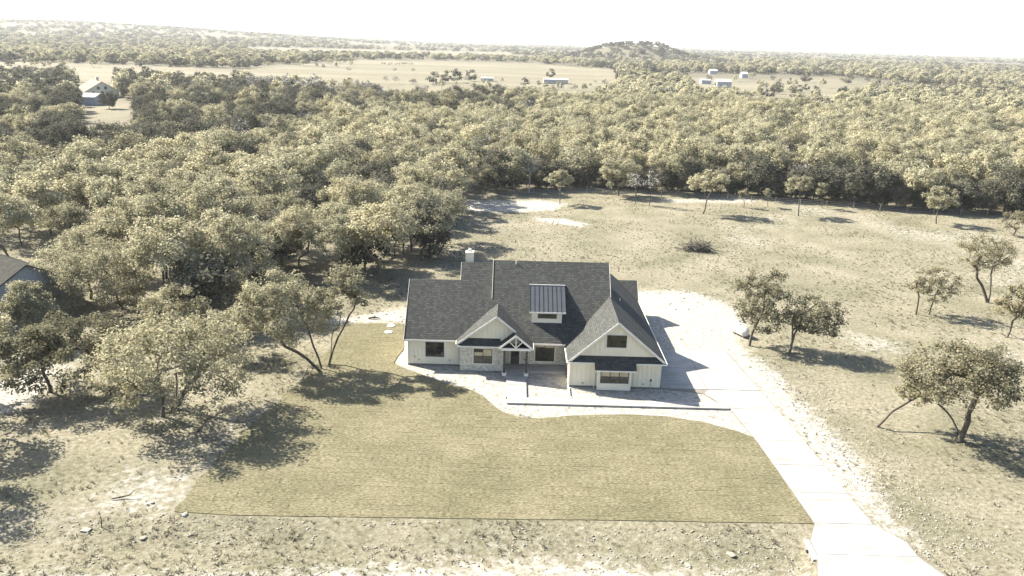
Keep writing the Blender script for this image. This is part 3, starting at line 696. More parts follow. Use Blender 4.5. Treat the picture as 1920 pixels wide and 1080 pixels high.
def grow(stems, C, r, r0=.22, sides=6, droop=.15, split=False):
    """branches from stem polylines to every clump centre; returns vertices and quads"""
    pos = []; par = []
    for st in stems:
        p0 = -1
        if st[0] is None: st = st[1:]
        for i, p in enumerate(st):
            pos.append(np.asarray(p, float)); par.append(p0); p0 = len(pos)-1
    base_ids = set()
    k = 0
    for st in stems: base_ids.add(k); k += len(st)
    top = np.mean([st[-1] for st in stems], axis=0)
    order = np.argsort(np.linalg.norm(np.asarray(C)-top, axis=1))
    tips = []
    for ci in order:
        c = np.asarray(C[ci], float); A = np.array(pos)
        d = np.linalg.norm(A-c, axis=1) + 1.2*np.maximum(0, A[:, 2]-c[2])
        for b in base_ids: d[b] += 99
        for j in range(len(A)):
            if A[j, 2] < .25*top[2]: d[j] += 3
        j = int(np.argmin(d)); a = A[j]; L = np.linalg.norm(c-a)
        m = (a+c)/2 + r.normal(size=3)*L*.10 + np.array([0, 0, -droop*L*.4])
        if L > .6:
            pos.append(m); par.append(j); j = len(pos)-1
        pos.append(c); par.append(j); tips.append(len(pos)-1)
    n = len(pos); w = np.zeros(n)
    for t in tips: w[t] = 1
    for i in range(n-1, -1, -1):
        if par[i] >= 0: w[par[i]] += w[i]
    tot = sum(w[b] for b in base_ids) or 1
    for st_n in range(sum(len(s_) for s_ in stems)): w[st_n] = max(w[st_n], .30*tot/len(stems))
    rad = np.maximum(.014, .62*r0*(w/tot*len(base_ids)**.5)**.5)
    for b in base_ids: rad[b] *= 1.25
    root = list(range(n))
    for i in range(n):
        if par[i] >= 0: root[i] = root[par[i]]
    V = []; Q = []; qr = []; pos = np.array(pos)
    for i in range(n):
        j = par[i]
        if j < 0: continue
        a, b = pos[j], pos[i]; ra, rb = min(rad[j], rad[i]*1.5), rad[i]
        s = sides if rad[i] > .05 else 3
        d = b-a; L = np.linalg.norm(d)
        if L < 1e-6: continue
        d /= L; x = np.cross(d, (0, 0, 1) if abs(d[2]) < .9 else (1, 0, 0)); x /= np.linalg.norm(x); y = np.cross(d, x)
        n0 = len(V); an = np.arange(s)*2*math.pi/s
        for c, q in ((a, ra), (b+d*rb*.4, rb)):
            for t in an: V.append(c+q*(x*math.cos(t)+y*math.sin(t)))
        for k in range(s): Q.append((n0+k, n0+(k+1) % s, n0+s+(k+1) % s, n0+s+k)); qr.append(root[i])
    V = np.array(V); Q = np.array(Q); qr = np.array(qr)
    if not split: return V, Q
    out = []
    for b in sorted(base_ids):
        q = Q[qr == b]
        if len(q):
            ids, inv = np.unique(q, return_inverse=True); out.append((V[ids], inv.reshape(-1, 4)))
    return out

def clumps(r, ctr, rx, ry, rz, n, low=-.55, shell=.35):
    """clump centres in a lumpy dome"""
    out = []; ctr = np.asarray(ctr, float); lob = r.normal(size=(6, 3)); lob /= np.linalg.norm(lob, axis=1, keepdims=True)
    tries = 0
    while len(out) < n and tries < 40*n:
        tries += 1
        d = r.normal(size=3); d /= np.linalg.norm(d)
        if d[2] < low: continue
        f = .80 + .24*smooth(.3, .95, max(lob @ d))
        q = (shell + (1-shell)*r.random()**.5)*f
        p = d*q*np.array([rx, ry, rz])
        if out and min(np.linalg.norm((p-o)/np.array([rx, ry, rz])) for o in out) < .85/n**.5: continue
        out.append(p)
    return np.array(out)+ctr

def tree_obj(name, label, loc, trunk_me, crown_me, rz=0, sc=1.0, group=None, cat='tree', crown_name='crown'):
    t = thing(name, label, cat, loc, rz, group); t.scale = (sc, sc, sc) if not hasattr(sc, '__len__') else sc
    for q in (trunk_me if isinstance(trunk_me, list) else [trunk_me]): link('trunk', q, t)
    if crown_me: link(crown_name, crown_me, t)
    return t

def hero(name, label, base_px, crown_px, stems_px=(), leaf='leaf_mid', n=70, per=70, size=.20, r0=.22, seed=1, cl=.95, shell=.35, low=-.5, depth=.85, extra_bases=(), clr=None, cat='tree'):
    """a tree drawn from its place in the photograph: trunk base, crown box x0,y0,x1,y1, stem bends"""
    r = np.random.default_rng(seed); b = P(*base_px); b[2] = gz(b[0], b[1]); Y = b[1]
    x0, y0, x1, y1 = crown_px
    tl = Pa(x0, (y0+y1)/2, Y); tr = Pa(x1, (y0+y1)/2, Y); tp = Pa((x0+x1)/2, y0, Y); bt = Pa((x0+x1)/2, y1, Y)
    rx = (tr[0]-tl[0])/2; c = np.array([(tl[0]+tr[0])/2, Y, (tp[2]+bt[2])/2]); rz = max(.6, (tp[2]-bt[2])/2)
    rz *= .92; c[2] -= .02*rz
    stems = []
    if not stems_px:
        m = (b*.5+c*.5); m[2] = max(b[2]+.8, c[2]-rz*.75); stems = [[b-b, (b*.6+m*.4)-b+r.normal(size=3)*.1, m-b]]
    for st in stems_px:
        bb = b if st[0] is None else P(*st[0]); pts = [np.array([bb[0], bb[1], 0])-[b[0], b[1], 0]]
        for (px_, py_, dy) in st[1:]: pts.append(Pa(px_, py_, bb[1]+dy)-b)
        fine = [pts[0]]
        for p_, q_ in zip(pts[:-1], pts[1:]):
            Ls = np.linalg.norm(q_-p_); fine += [(p_+q_)/2 + r.normal(size=3)*.055*Ls*np.array([1, 1, .3]), q_]
        stems.append(fine)
    C = clumps(r, c-b, rx*.97, rx*.97*depth, rz*.95, n, low, shell)
    R = cl*(.62+.40*r.random(len(C)))*(rx/4)**.5
    parts = grow(stems, C, r, r0, split=True)
    tm = [new_mesh('trunk', V, [Q], M['bark'], None, True) for V, Q in parts]
    cm = leaf_mesh('crown', C, R, int(per*2.0), size*.90, M[leaf], r, ctr=c-b) if per else None
    return tree_obj(name, label, tuple(b), tm, cm, cat=cat)

# near trees, each from its own outline
hero('oak_tree', 'broad twin trunk oak with full pale crown beside the front left corner of the lawn', (305,782), (160,562,492,785), [(None,(304,740,0),(296,705,.2)),((330,767),(345,735,0),(372,705,-.3)),((318,775),(330,745,.6),(330,700,1.2))], n=180, per=56, r0=.30, seed=11, cl=.95, shell=.25, low=-.65)
hero('oak_tree', 'spreading oak with dark bent trunk nearest the left edge, behind the twin trunk oak', (205,738), (8,578,245,742), [(None,(206,712,0),(190,682,.2),(160,655,0)),((95,735),(88,712,0),(80,690,0))], n=130, per=80, r0=.28, seed=12, leaf='leaf_olive')
hero('oak_tree', 'multi trunk oak leaning left on the lawn edge between house and wood', (600,696), (436,500,622,678), [(None,(575,672,0),(535,650,0),(500,620,.3)),((603,692),(588,650,.4),(572,600,.4),(556,572,.6))], n=130, per=56, r0=.24, seed=13, shell=.3)
hero('oak_tree', 'slender upright oak right beside the leaning multi trunk oak', (616,685), (592,495,694,612), [(None,(622,640,0),(636,610,0),(640,585,0)),((617,684),(634,632,.2),(655,590,.3))], n=44, per=62, r0=.15, seed=14, cl=.85)
hero('oak_tree', 'wide open oak rising beyond the neighbouring roof with forked dark limbs', (230,577), (50,440,292,590), [(None,(219,555,0),(210,520,.2),(180,490,0)),((170,560),(168,540,0),(160,505,0))], n=200, per=70, r0=.26, seed=15, shell=.3, low=-.85)
hero('oak_tree', 'pale small crowned oak screening the wall of the neighbouring house', (48,640), (-2,512,98,640), n=84, per=70, seed=16, r0=.15)
hero('oak_tree', 'low spreading oak with long bare limbs in the sunny gap left of the lawn', (480,592), (372,470,560,585), [(None,(455,570,0),(430,545,0),(410,525,.2)),((490,590),(500,560,.3),(510,530,.4))], n=75, per=56, r0=.2, seed=17, shell=.3)
hero('oak_tree', 'round pale oak standing behind the broad twin trunk oak', (330,640), (252,530,385,632), n=62, per=66, seed=18, r0=.18)
hero('oak_tree', 'pale oak between the leaning lawn oak and the twin trunk oak', (440,665), (375,560,485,655), n=40, per=48, seed=19, r0=.14)
hero('oak_tree', 'taller oak of the pair behind the end of the driveway, crown tipped right', (1405,648), (1376,478,1490,645), [(None,(1416,612,0),(1432,580,0),(1436,540,0))], leaf='leaf_olive', n=100, per=36, r0=.21, seed=20, cl=.9, low=-.8)
hero('oak_tree', 'leaning oak with one long right bough, right one of the pair behind the driveway', (1480,662), (1472,548,1582,640), [(None,(1490,625,0),(1505,592,0),(1530,570,0)),((1481,661),(1486,620,.1),(1490,590,.2))], leaf='leaf_olive', n=84, per=34, r0=.21, seed=21, cl=.9, low=-.9)
hero('oak_tree', 'sparse crooked oak on the open slope, mid right, with thin second stem', (1742,590), (1704,495,1802,570), [(None,(1750,565,0),(1762,540,0)),((1717,590),(1723,555,0),(1718,530,0))], leaf='leaf_olive', n=80, per=30, size=.17, r0=.17, seed=22, cl=.7, shell=.2, low=-.9)
hero('oak_tree', 'thin V shaped oak with nearly bare limbs near the right edge of the pasture', (1851,567), (1790,432,1918,512), [(None,(1841,535,0),(1832,505,0),(1812,485,0)),((1853,567),(1858,530,.2),(1862,500,.2),(1890,482,.4))], leaf='leaf_olive', n=110, per=30, size=.17, r0=.26, seed=23, cl=.75, shell=.15, low=-.95)
hero('oak_tree', 'dense low oak cut by the right edge of the picture, mid height', (1888,632), (1868,525,1952,615), leaf='leaf_olive', n=52, per=56, seed=24, r0=.17)
hero('oak_tree', 'broad oak with dark twisted trunk at the lower right, nearest the driveway', (1798,827), (1690,632,1935,772), [(None,(1815,790,0),(1824,760,0),(1832,730,.2)),((1795,822),(1785,785,.5),(1760,758,1.0))], leaf='leaf_olive', n=150, per=44, r0=.30, seed=25, shell=.2)
hero('oak_tree', 'half fallen oak leaning hard right under the broad lower right oak', (1645,800), (1680,700,1775,775), [(None,(1672,772,0),(1705,752,.2),(1735,738,.4))], leaf='leaf_olive', n=40, per=30, size=.17, r0=.17, seed=26, cl=.65)
hero('oak_tree', 'small oak beside the right edge, half way up the pasture', (1900,442), (1878,390,1945,440), leaf='leaf_olive', n=40, per=46, seed=27, r0=.16)
hero('oak_tree', 'small bushy oak at the top right of the pasture, in front of the dark wood', (1755,420), (1728,348,1796,402), n=50, per=50, size=.26, seed=28, r0=.17)
hero('oak_tree', 'tall thin oak with bare stem standing before the dark wood', (1497,404), (1470,325,1530,372), n=40, per=40, size=.26, seed=29, r0=.18)
hero('oak_tree', 'umbrella crowned oak alone on the field before the wood', (1318,401), (1290,318,1368,366), [(None,(1324,380,0),(1330,365,0))], n=60, per=50, size=.26, leaf='leaf_pale', seed=30, r0=.2)
hero('oak_tree', 'young pale oak with thin stem beside the bare soil at the back of the field', (1050,381), (1024,312,1076,366), n=40, per=50, size=.26, leaf='leaf_pale', seed=31, r0=.14)
hero('oak_tree', 'tall pale oak at the corner where the wood meets the field', (863,373), (828,268,902,362), n=75, per=50, size=.28, leaf='leaf_pale', seed=32, r0=.22, low=-.8)
hero('oak_tree', 'rounded bright oak bulging out of the wood edge behind the bare saplings', (1160,366), (1112,290,1205,356), n=85, per=50, size=.28, leaf='leaf_pale', seed=33, r0=.24, low=-.7)
hero('sapling', 'leafy sapling before the dark wood, left one of the short pair', (1395,389), (1386,350,1404,380), n=14, per=36, size=.24, seed=34, r0=.09)
hero('sapling', 'leafy sapling before the dark wood, right one of the short pair', (1440,389), (1432,348,1450,378), n=14, per=36, size=.24, seed=35, r0=.09)
hero('sapling', 'slim sapling at the wood edge right of the tall thin oak', (1541,392), (1530,338,1556,376), n=16, per=40, size=.24, seed=36, r0=.10)
hero('bare_tree', 'bare grey sapling before the wood, left one of a pair', (1191,382), (1176,320,1206,362), leaf='leaf_bare', n=46, per=4, size=.25, r0=.11, seed=37, shell=.2)
hero('bare_tree', 'bare grey sapling before the wood, right one of a pair', (1217,386), (1203,316,1240,364), leaf='leaf_bare', n=50, per=4, size=.25, r0=.11, seed=38, shell=.2)
dead = hero('dead_tree', 'bleached dead tree with pale forked limbs at the dark wood edge', (992,359), (968,278,1022,345), leaf='leaf_bare', n=44, per=3, size=.25, r0=.2, seed=39, shell=.2)
for o in dead.children:
    if o.name.startswith('trunk'): o.data.materials[0] = M['deadwood']
# two oaks just outside the frame throw their shade over the lower left corner
def offframe(x, y, seed, label):
    r = np.random.default_rng(seed); C = clumps(r, (0, 0, 5.2), 3.4, 3.2, 2.6, 60); V, Q = grow([[(0,0,0),(.1,0,1.4),(0,.1,2.6)]], C, r, .24)
    tree_obj('oak_tree', label, (x, y, gz(x, y)), new_mesh('trunk', V, [Q], M['bark'], None, True), leaf_mesh('crown', C, .8+.3*r.random(len(C)), 70, .2, M['leaf_mid'], r))
offframe(-43.6, 57.2, 51, 'oak at the lower left edge of the picture whose crown just shows')
offframe(-41.5, 50.5, 52, 'oak standing off the lower left corner, known by its shadow on the grass')
offframe(-46.5, 64.5, 53, 'oak at the left edge beside the strip of neighbouring lawn')

# kinds of wood trees shared by many
def kind(seed, h, rx, leafm, n, per, size, cl, r0=.2, low=-.55, shell=.4, zc=.62, rzf=.38, bark='bark'):
    r = np.random.default_rng(seed); rz = h*rzf
    C = clumps(r, (0, 0, h*zc), rx, rx*.95, rz, n, low, shell)
    fork = h*(.26+.08*r.random())
    V, Q = grow([[(0,0,0),(r.normal()*.15, r.normal()*.15, fork*.55),(r.normal()*.3, r.normal()*.3, fork)]], C, r, r0, 5)
    return (new_mesh('trunk', V, [Q], M[bark], None, True), leaf_mesh('crown', C, cl*(.7+.45*r.random(len(C))), per, size, M[leafm], r, ctr=(0,0,h*zc)))
pale = [kind(100+i, 9.0+i % 3*.8, 4.0+.35*(i % 4), 'leaf_pale', 58, 84, .31, 1.25) for i in range(6)]
mid  = [kind(120+i, 8.6+i % 2, 4.0+.4*(i % 3), 'leaf_mid', 58, 84, .31, 1.25) for i in range(4)]
dark = [kind(140+i, 7.4+.9*i, 3.4+.3*i, 'leaf_dark', 54, 84, .32, 1.25, low=-.9, zc=.54, rzf=.45) for i in range(4)]
bare = [kind(160+i, 9.0, 3.4, 'leaf_bare', 60, 6, .34, .6, .14, shell=.15, bark='deadwood') for i in range(2)]
far_pale = [kind(180+i, 9.0, 4.0, 'leaf_pale', 18, 26, .85, 1.7) for i in range(3)]
far_dark = [kind(190+i, 8.5, 4.3, 'leaf_dark', 18, 28, .85, 1.8, low=-.9, zc=.54, rzf=.45) for i in range(3)]
far_bare = [kind(198, 9.5, 4.2, 'leaf_bare', 30, 7, .7, 1.0, .12, shell=.15, bark='deadwood')]
near_pale = [kind(210+i, 9.2+i % 3*.7, 3.9+.3*(i % 4), 'leaf_pale', 92, 105, .21, 1.0, .22, shell=.3, zc=.67, rzf=.33, low=-.4) for i in range(5)]
near_mid  = [kind(230+i, 8.4+i % 2, 3.8+.4*(i % 3), 'leaf_mid', 88, 105, .21, 1.0, .22, shell=.3, zc=.67, rzf=.33, low=-.4) for i in range(3)]
KINDS = {'pale': pale, 'mid': mid, 'dark': dark, 'bare': bare, 'fpale': far_pale, 'fdark': far_dark, 'fbare': far_bare, 'npale': near_pale, 'nmid': near_mid}

# lone trees far off in the clearings (base pixel, height in metres, kind)
lone = [
 ((812,157),9,'fdark','dark round oak at the left end of the far cluster in the hayfield'), ((835,155),9.5,'fdark','dark oak second from the left in the far hayfield cluster'),
 ((856,155),11,'fdark','tallest dark oak of the far hayfield cluster'), ((884,153),9.5,'fdark','dark oak at the right end of the far hayfield cluster'),
 ((875,159),7,'fbare','bare little tree at the foot of the far hayfield cluster'), ((1031,147),9,'fdark','dark oak behind the long white barn'),
 ((1050,170),6,'fpale','small pale bush in front of the long white barn'), ((985,162),6.5,'fdark','dark cedar left of the long white barn'),
 ((1511,155),11,'fdark','big dark oak in the right hand clearing, farthest of its trees'), ((1456,176),9,'fdark','round oak at the near side of the right hand clearing'),
 ((1487,186),8,'fdark','open oak in the right hand clearing right of the round oak'), ((1590,158),9,'fdark','flat topped dark oak at the right end of the right hand clearing'),
 ((1541,165),8,'fpale','pale oak in the right hand clearing beside the big dark oak'), ((1420,190),9,'fpale','pale oak with long shadow at the left of the right hand clearing'),
 ((1528,184),8.5,'fdark','dark bush oak at the near edge of the right hand clearing'), ((1580,186),9,'fdark','oak at the right near edge of the right hand clearing'),
 ((205,205),9,'dark','dark oak in front of the big tan roofed house on the left'), ((240,186),10,'dark','round oak at the right of the far left yard'),
 ((655,138),6,'fbare','lone bare bush in the hayfield, leftmost'), ((740,138),5,'fbare','lone bare bush in the hayfield below the cattle'), ((775,138),5,'fbare','lone bare bush in the hayfield right of the cattle'),
 ((375,126),10,'fdark','dark oak far off at the edge of the pale field strip'), ((440,128),9,'fpale','pale oak far off at the edge of the pale field strip'),
]
rl = random.Random(9); lone_xy = []; cnt = {}
for i, (bp, h, kd, lab) in enumerate(lone):
    b = P(*bp); b[2] = gz(b[0], b[1]); cnt[kd] = cnt.get(kd, 0)+1; tm, cm = KINDS[kd][cnt[kd] % len(KINDS[kd])]; lone_xy.append(b[:2])
    tree_obj('oak_tree' if 'bare' not in kd else 'bare_tree', lab, tuple(b), tm, cm, rl.uniform(0, 6.28), h/9.0)

# the woods
def scatter():
    r = np.random.default_rng(21); out = []
    cells = {}
    def ok(x, y, s):
        g = 6.0; ci, cj = int(x//g), int(y//g); k = int(s//g)+1
        for a in range(ci-k, ci+k+1):
            for b in range(cj-k, cj+k+1):
                for (u, v) in cells.get((a, b), ()):
                    if (u-x)**2+(v-y)**2 < s*s: return False
        cells.setdefault((ci, cj), []).append((x, y)); return True
    # ring by ring outwards; spacing grows with distance
    bands = [(85, 200, 5.4, 4500), (200, 330, 5.6, 9000), (330, 620, 6.6, 17000)]
    for d0, d1, s, n in bands:
        Y = np.sqrt(r.uniform(d0*d0, d1*d1, n)); X = Y*r.uniform(-.82, .78, n)
        m = inside(wood_poly, X, Y)
        for c in clearings: m &= ~inside(c, X, Y)
        m &= ~(inside(gap_poly, X, Y) & (r.random(n) > .25))
        for x, y in zip(X[m], Y[m]):
            if ok(x, y, s*r.uniform(.85, 1.3)*(1.22 if y < 150 and x < 0 else 1)): out.append((x, y, 1.0, 1.0))
    for d0, d1, n, sc in ((620, 1100, 5200, 1.05), (1100, 2200, 7500, 1.35), (2200, 5000, 9000, 2.0), (5000, 12500, 7000, 3.6)):
        Y = np.sqrt(r.uniform(d0*d0, d1*d1, n)); X = Y*r.uniform(-.80, .76, n)
        m = np.ones(n, bool)
        for c in clearings: m &= ~inside(c, X, Y)
        dens = fbm(X/260, Y/420, 4); m &= (dens > (.40 if d0 < 2000 else .43) - .08*(X < -.2*Y)) | (np.abs(X-P(1188,112)[0]) < 190) & (np.abs(Y-P(1188,112)[1]) < 320)
        zs = 1.0 if sc < 1.2 else .75+.15*sc
        out += [(x, y, sc, zs) for x, y in zip(X[m], Y[m])]
    # bushes and small trees sprinkled through the clearings
    for k in range(46):
        q = P(r.uniform(640, 1140), r.uniform(156, 178)); out.append((q[0], q[1], r.uniform(.35, .75), r.uniform(.35, .7)))
    for k in range(30):
        q = P(r.uniform(1290, 1680), r.uniform(148, 190)); out.append((q[0], q[1], r.uniform(.5, .95), r.uniform(.5, .9)))
    for k in range(120):
        q = P(r.uniform(0, 660), r.uniform(111, 127)); out.append((q[0], q[1], r.uniform(.5, 1.0), r.uniform(.5, .9)))
    return np.array(out)
T = scatter(); rt = np.random.default_rng(5)
# extra trees hand-set along the front of the wood so that its edge reads as in the photograph
front = [(182,522),(252,514),(312,522),(352,548),(398,538),(432,572),(335,588),(388,606),(470,548),(640,528),(20,505),(130,480),(300,500),(95,441),(41,461),(385,468),(402,470),(420,466),(505,520),(530,500),(560,520),(640,500),(660,470),(685,508),(715,530),(740,480),(757,476),(772,470),(790,488),(805,486),(820,455),(832,420),(842,400),(300,470),(150,415),(930,357),(960,356),(1010,352),(1045,352),(1085,350),(1240,362),(1270,363),(1300,364),(1350,366),(1380,367),(1420,371),(1460,374),(1490,376),(1525,379),(1560,382),(1600,385),(1640,388),(1680,391),(1720,395),(1760,398),(1800,400),(1840,402),(1880,404),(1915,406)]
under = [(x + 7*math.sin(x), np.interp(x, [900, 1100, 1320, 1500, 1700, 1930], [353, 350, 362, 374, 391, 402])-3*math.cos(x*1.7)) for x in range(905, 1930, 17)]
FX = np.array([list(P(*q)[:2])+[1, 1] for q in front] + [list(P(*q)[:2])+[.6, .6] for q in under]); NF = len(front); NU = len(under)
keep = np.ones(len(T), bool)
for q in FX: keep &= np.hypot(T[:, 0]-q[0], T[:, 1]-q[1]) > 4.2
for q in lone_xy: keep &= np.hypot(T[:, 0]-q[0], T[:, 1]-q[1]) > 9
T = np.concatenate([FX, T[keep]])
tz = ground_z(T[:, 0], T[:, 1]); pxy = pix(np.stack([T[:, 0], T[:, 1], tz+4], 1))
dist = np.hypot(T[:, 0], T[:, 1])
jx = 60*(fbm(T[:, 0]*.03+7, T[:, 1]*.03, 3)-.5); jy = 70*(fbm(T[:, 0]*.025, T[:, 1]*.025+11, 3)-.5)
dark_band = inside([(-200,120),(0,128),(330,132),(640,150),(760,165),(1000,178),(960,215),(760,225),(640,235),(560,262),(330,300),(250,345),(160,320),(-200,330)], pxy[:, 0]+jx, pxy[:, 1]+jy)
dark_edge = inside([(930,300),(1100,305),(1280,318),(1450,328),(1700,345),(1930,365),(2000,420),(1280,376),(900,362)], pxy[:, 0], pxy[:, 1])
grey_band = inside([(470,140),(640,150),(860,170),(860,185),(640,180),(470,165)], pxy[:, 0], pxy[:, 1])
knoll = np.hypot((T[:, 0]-P(1188,112)[0])/190, (T[:, 1]-P(1188,112)[1])/300) < 1
pd = np.where(dark_band, .72, np.where(dark_edge, .50, .10)); pd = np.where(dist > 620, .42, pd); pd = np.where(dist > 1500, .55, pd); pd = np.where(knoll, .9, pd)
pd = np.where(dark_band, .76, pd * (.5+1.0*fbm(T[:, 0]*.02, T[:, 1]*.02, 3)))
u = rt.random(len(T)); ub = rt.random(len(T))
kd = np.where(u < pd, 'dark', np.where(u < pd+.28, 'mid', 'pale')).astype(object)
kd[(ub < .035) & (dist > 190)] = 'bare'; kd[grey_band & (ub < .55)] = 'bare'
fd = rt.random(len(T)); kd[(np.arange(len(T)) < NF) & (pxy[:, 0] > 1230) & (fd < .6)] = 'dark'
kd[NF:NF+NU] = np.where(fd[NF:NF+NU] < .8, 'dark', 'mid')
yard = inside([(640,150),(1140,150),(1140,182),(640,182)], pxy[:, 0], pxy[:, 1]+5) & (T[:, 2] < .8); kd[yard & (ub < .5)] = 'bare'
far_ = dist > 420
rzs = rt.uniform(0, 6.283, len(T)); scs = rt.uniform(.78, 1.18, len(T)); scs[dark_edge & (kd == 'dark')] *= .9
scs[dist < 130] *= 1.02
vis = (pxy[:, 0] > -60) & (pxy[:, 0] < 1980) & (pxy[:, 1] < 1100)
depth = T[:, 1]*math.cos(PITCH)+H*math.sin(PITCH)
# what the picture shows largest: nearest trees and those not hidden behind the front rank
rank = np.argsort(np.where(vis, depth, 1e9))
n_ind = 300 - len(lone) - 34
ind = set(rank[:n_ind].tolist())
LAB = {
 ('w','pale'): ('oak_tree', 'pale leafy oak packed among its like in the wood left of the house', 'pale oaks in the wood left of the house'),
 ('w','mid'): ('oak_tree', 'olive leafed oak standing in the wood left of the house', 'olive oaks in the wood left of the house'),
 ('w','dark'): ('evergreen_tree', 'dark evergreen tree standing in the wood left of the house', 'evergreens in the wood left of the house'),
 ('w','bare'): ('bare_tree', 'grey leafless tree in the wood left of the house', 'leafless trees in the wood left of the house'),
 ('b','pale'): ('oak_tree', 'pale oak in the front ranks of the forest behind the open field', 'pale oaks at the forest front behind the field'),
 ('b','mid'): ('oak_tree', 'olive oak in the front ranks of the forest behind the open field', 'olive oaks at the forest front behind the field'),
 ('b','dark'): ('evergreen_tree', 'dark dense evergreen in the front ranks of the forest behind the field', 'evergreens at the forest front behind the field'),
 ('b','bare'): ('bare_tree', 'grey leafless tree in the front ranks of the forest behind the field', 'leafless trees at the forest front'),
}
SORT = {'pale': 'pale leafy oak ', 'mid': 'olive leafed oak ', 'dark': 'dark dense evergreen ', 'bare': 'grey leafless tree '}
SPOT = {'w': [(150, 'at the left edge of the wood beyond the neighbouring roof'), (330, 'in the left wood straight above the twin trunk oak'), (480, 'in the thick of the left wood, above its sunny gap'),
              (640, 'in the left wood above the leaning multi trunk oak'), (760, 'in the left wood just left of the chimney'), (9e9, 'at the corner of the left wood behind the chimney')],
        'b': [(1000, 'in the forest front behind the bare soil patch'), (1130, 'in the forest front behind the young pale oak'), (1260, 'in the forest front behind the two bare saplings'),
              (1400, 'in the forest front behind the umbrella crowned oak'), (1540, 'in the forest front behind the tall thin oak'), (1700, 'in the forest front right of the tall thin oak'),
              (1820, 'in the forest front behind the small bushy oak'), (9e9, 'at the right end of the forest front')]}
used = {}
for i in sorted(ind, key=lambda k: depth[k]):
    k = kd[i]; side = 'w' if pxy[i, 0] < 850 else 'b'; ax = pxy[i, 0]
    pn = 'n'+k if (k in ('pale', 'mid') and dist[i] < 135) else k
    pool = KINDS[pn]; used[pn] = used.get(pn, 0)+1; tm, cm = pool[used[pn] % len(pool)]; nm, lab, grp = LAB[(side, k)]
    lab = SORT[k] + next(s_ for lim, s_ in SPOT[side] if ax < lim)
    tree_obj(nm, lab, (T[i, 0], T[i, 1], tz[i]-.05), tm, cm, rzs[i], scs[i]*T[i, 2], grp)

# everything beyond: one mass of trees placed by points
rest = np.array([i for i in range(len(T)) if i not in ind])
protos = []
def proto_index(k, far):
    return {('pale',0):0, ('mid',0):1, ('dark',0):2, ('bare',0):3, ('pale',1):4, ('mid',1):4, ('dark',1):5, ('bare',1):6}[(k, int(far))]
pool_names = ['pale', 'mid', 'dark', 'bare', 'fpale', 'fdark', 'fbare']
variant_list = []; start = []
for pn in pool_names:
    start.append(len(variant_list)); variant_list += [(pn, j) for j in range(len(KINDS[pn]))]
var = np.zeros(len(rest), np.int32)
for q, i in enumerate(rest):
    b = proto_index(kd[i], far_[i]); var[q] = start[b] + int(ub[i]*9973) % len(KINDS[pool_names[b]])
def source_objects():
    """the trunk and crown of a tree that stands in the scene, per kind of tree"""
    src = {}
    for o in bpy.data.objects:
        if o.type == 'MESH' and o.name.split('.')[0] in ('trunk', 'crown') and o.parent: src.setdefault(o.data.name, o)
    return src
have = source_objects()
for q in range(len(var)):
    pn, j = variant_list[var[q]]
    if not all(m_.name in have for m_ in KINDS[pn][j]):
        ok_ = [k for k, (p2, j2) in enumerate(variant_list) if p2 == pn and all(m_.name in have for m_ in KINDS[p2][j2])] or \
              [k for k, (p2, j2) in enumerate(variant_list) if p2 == {'pale': 'pale', 'mid': 'pale', 'dark': 'dark', 'bare': 'fbare'}.get(pn, 'fpale') and all(m_.name in have for m_ in KINDS[p2][j2])]
        var[q] = ok_[(q*7) % len(ok_)]
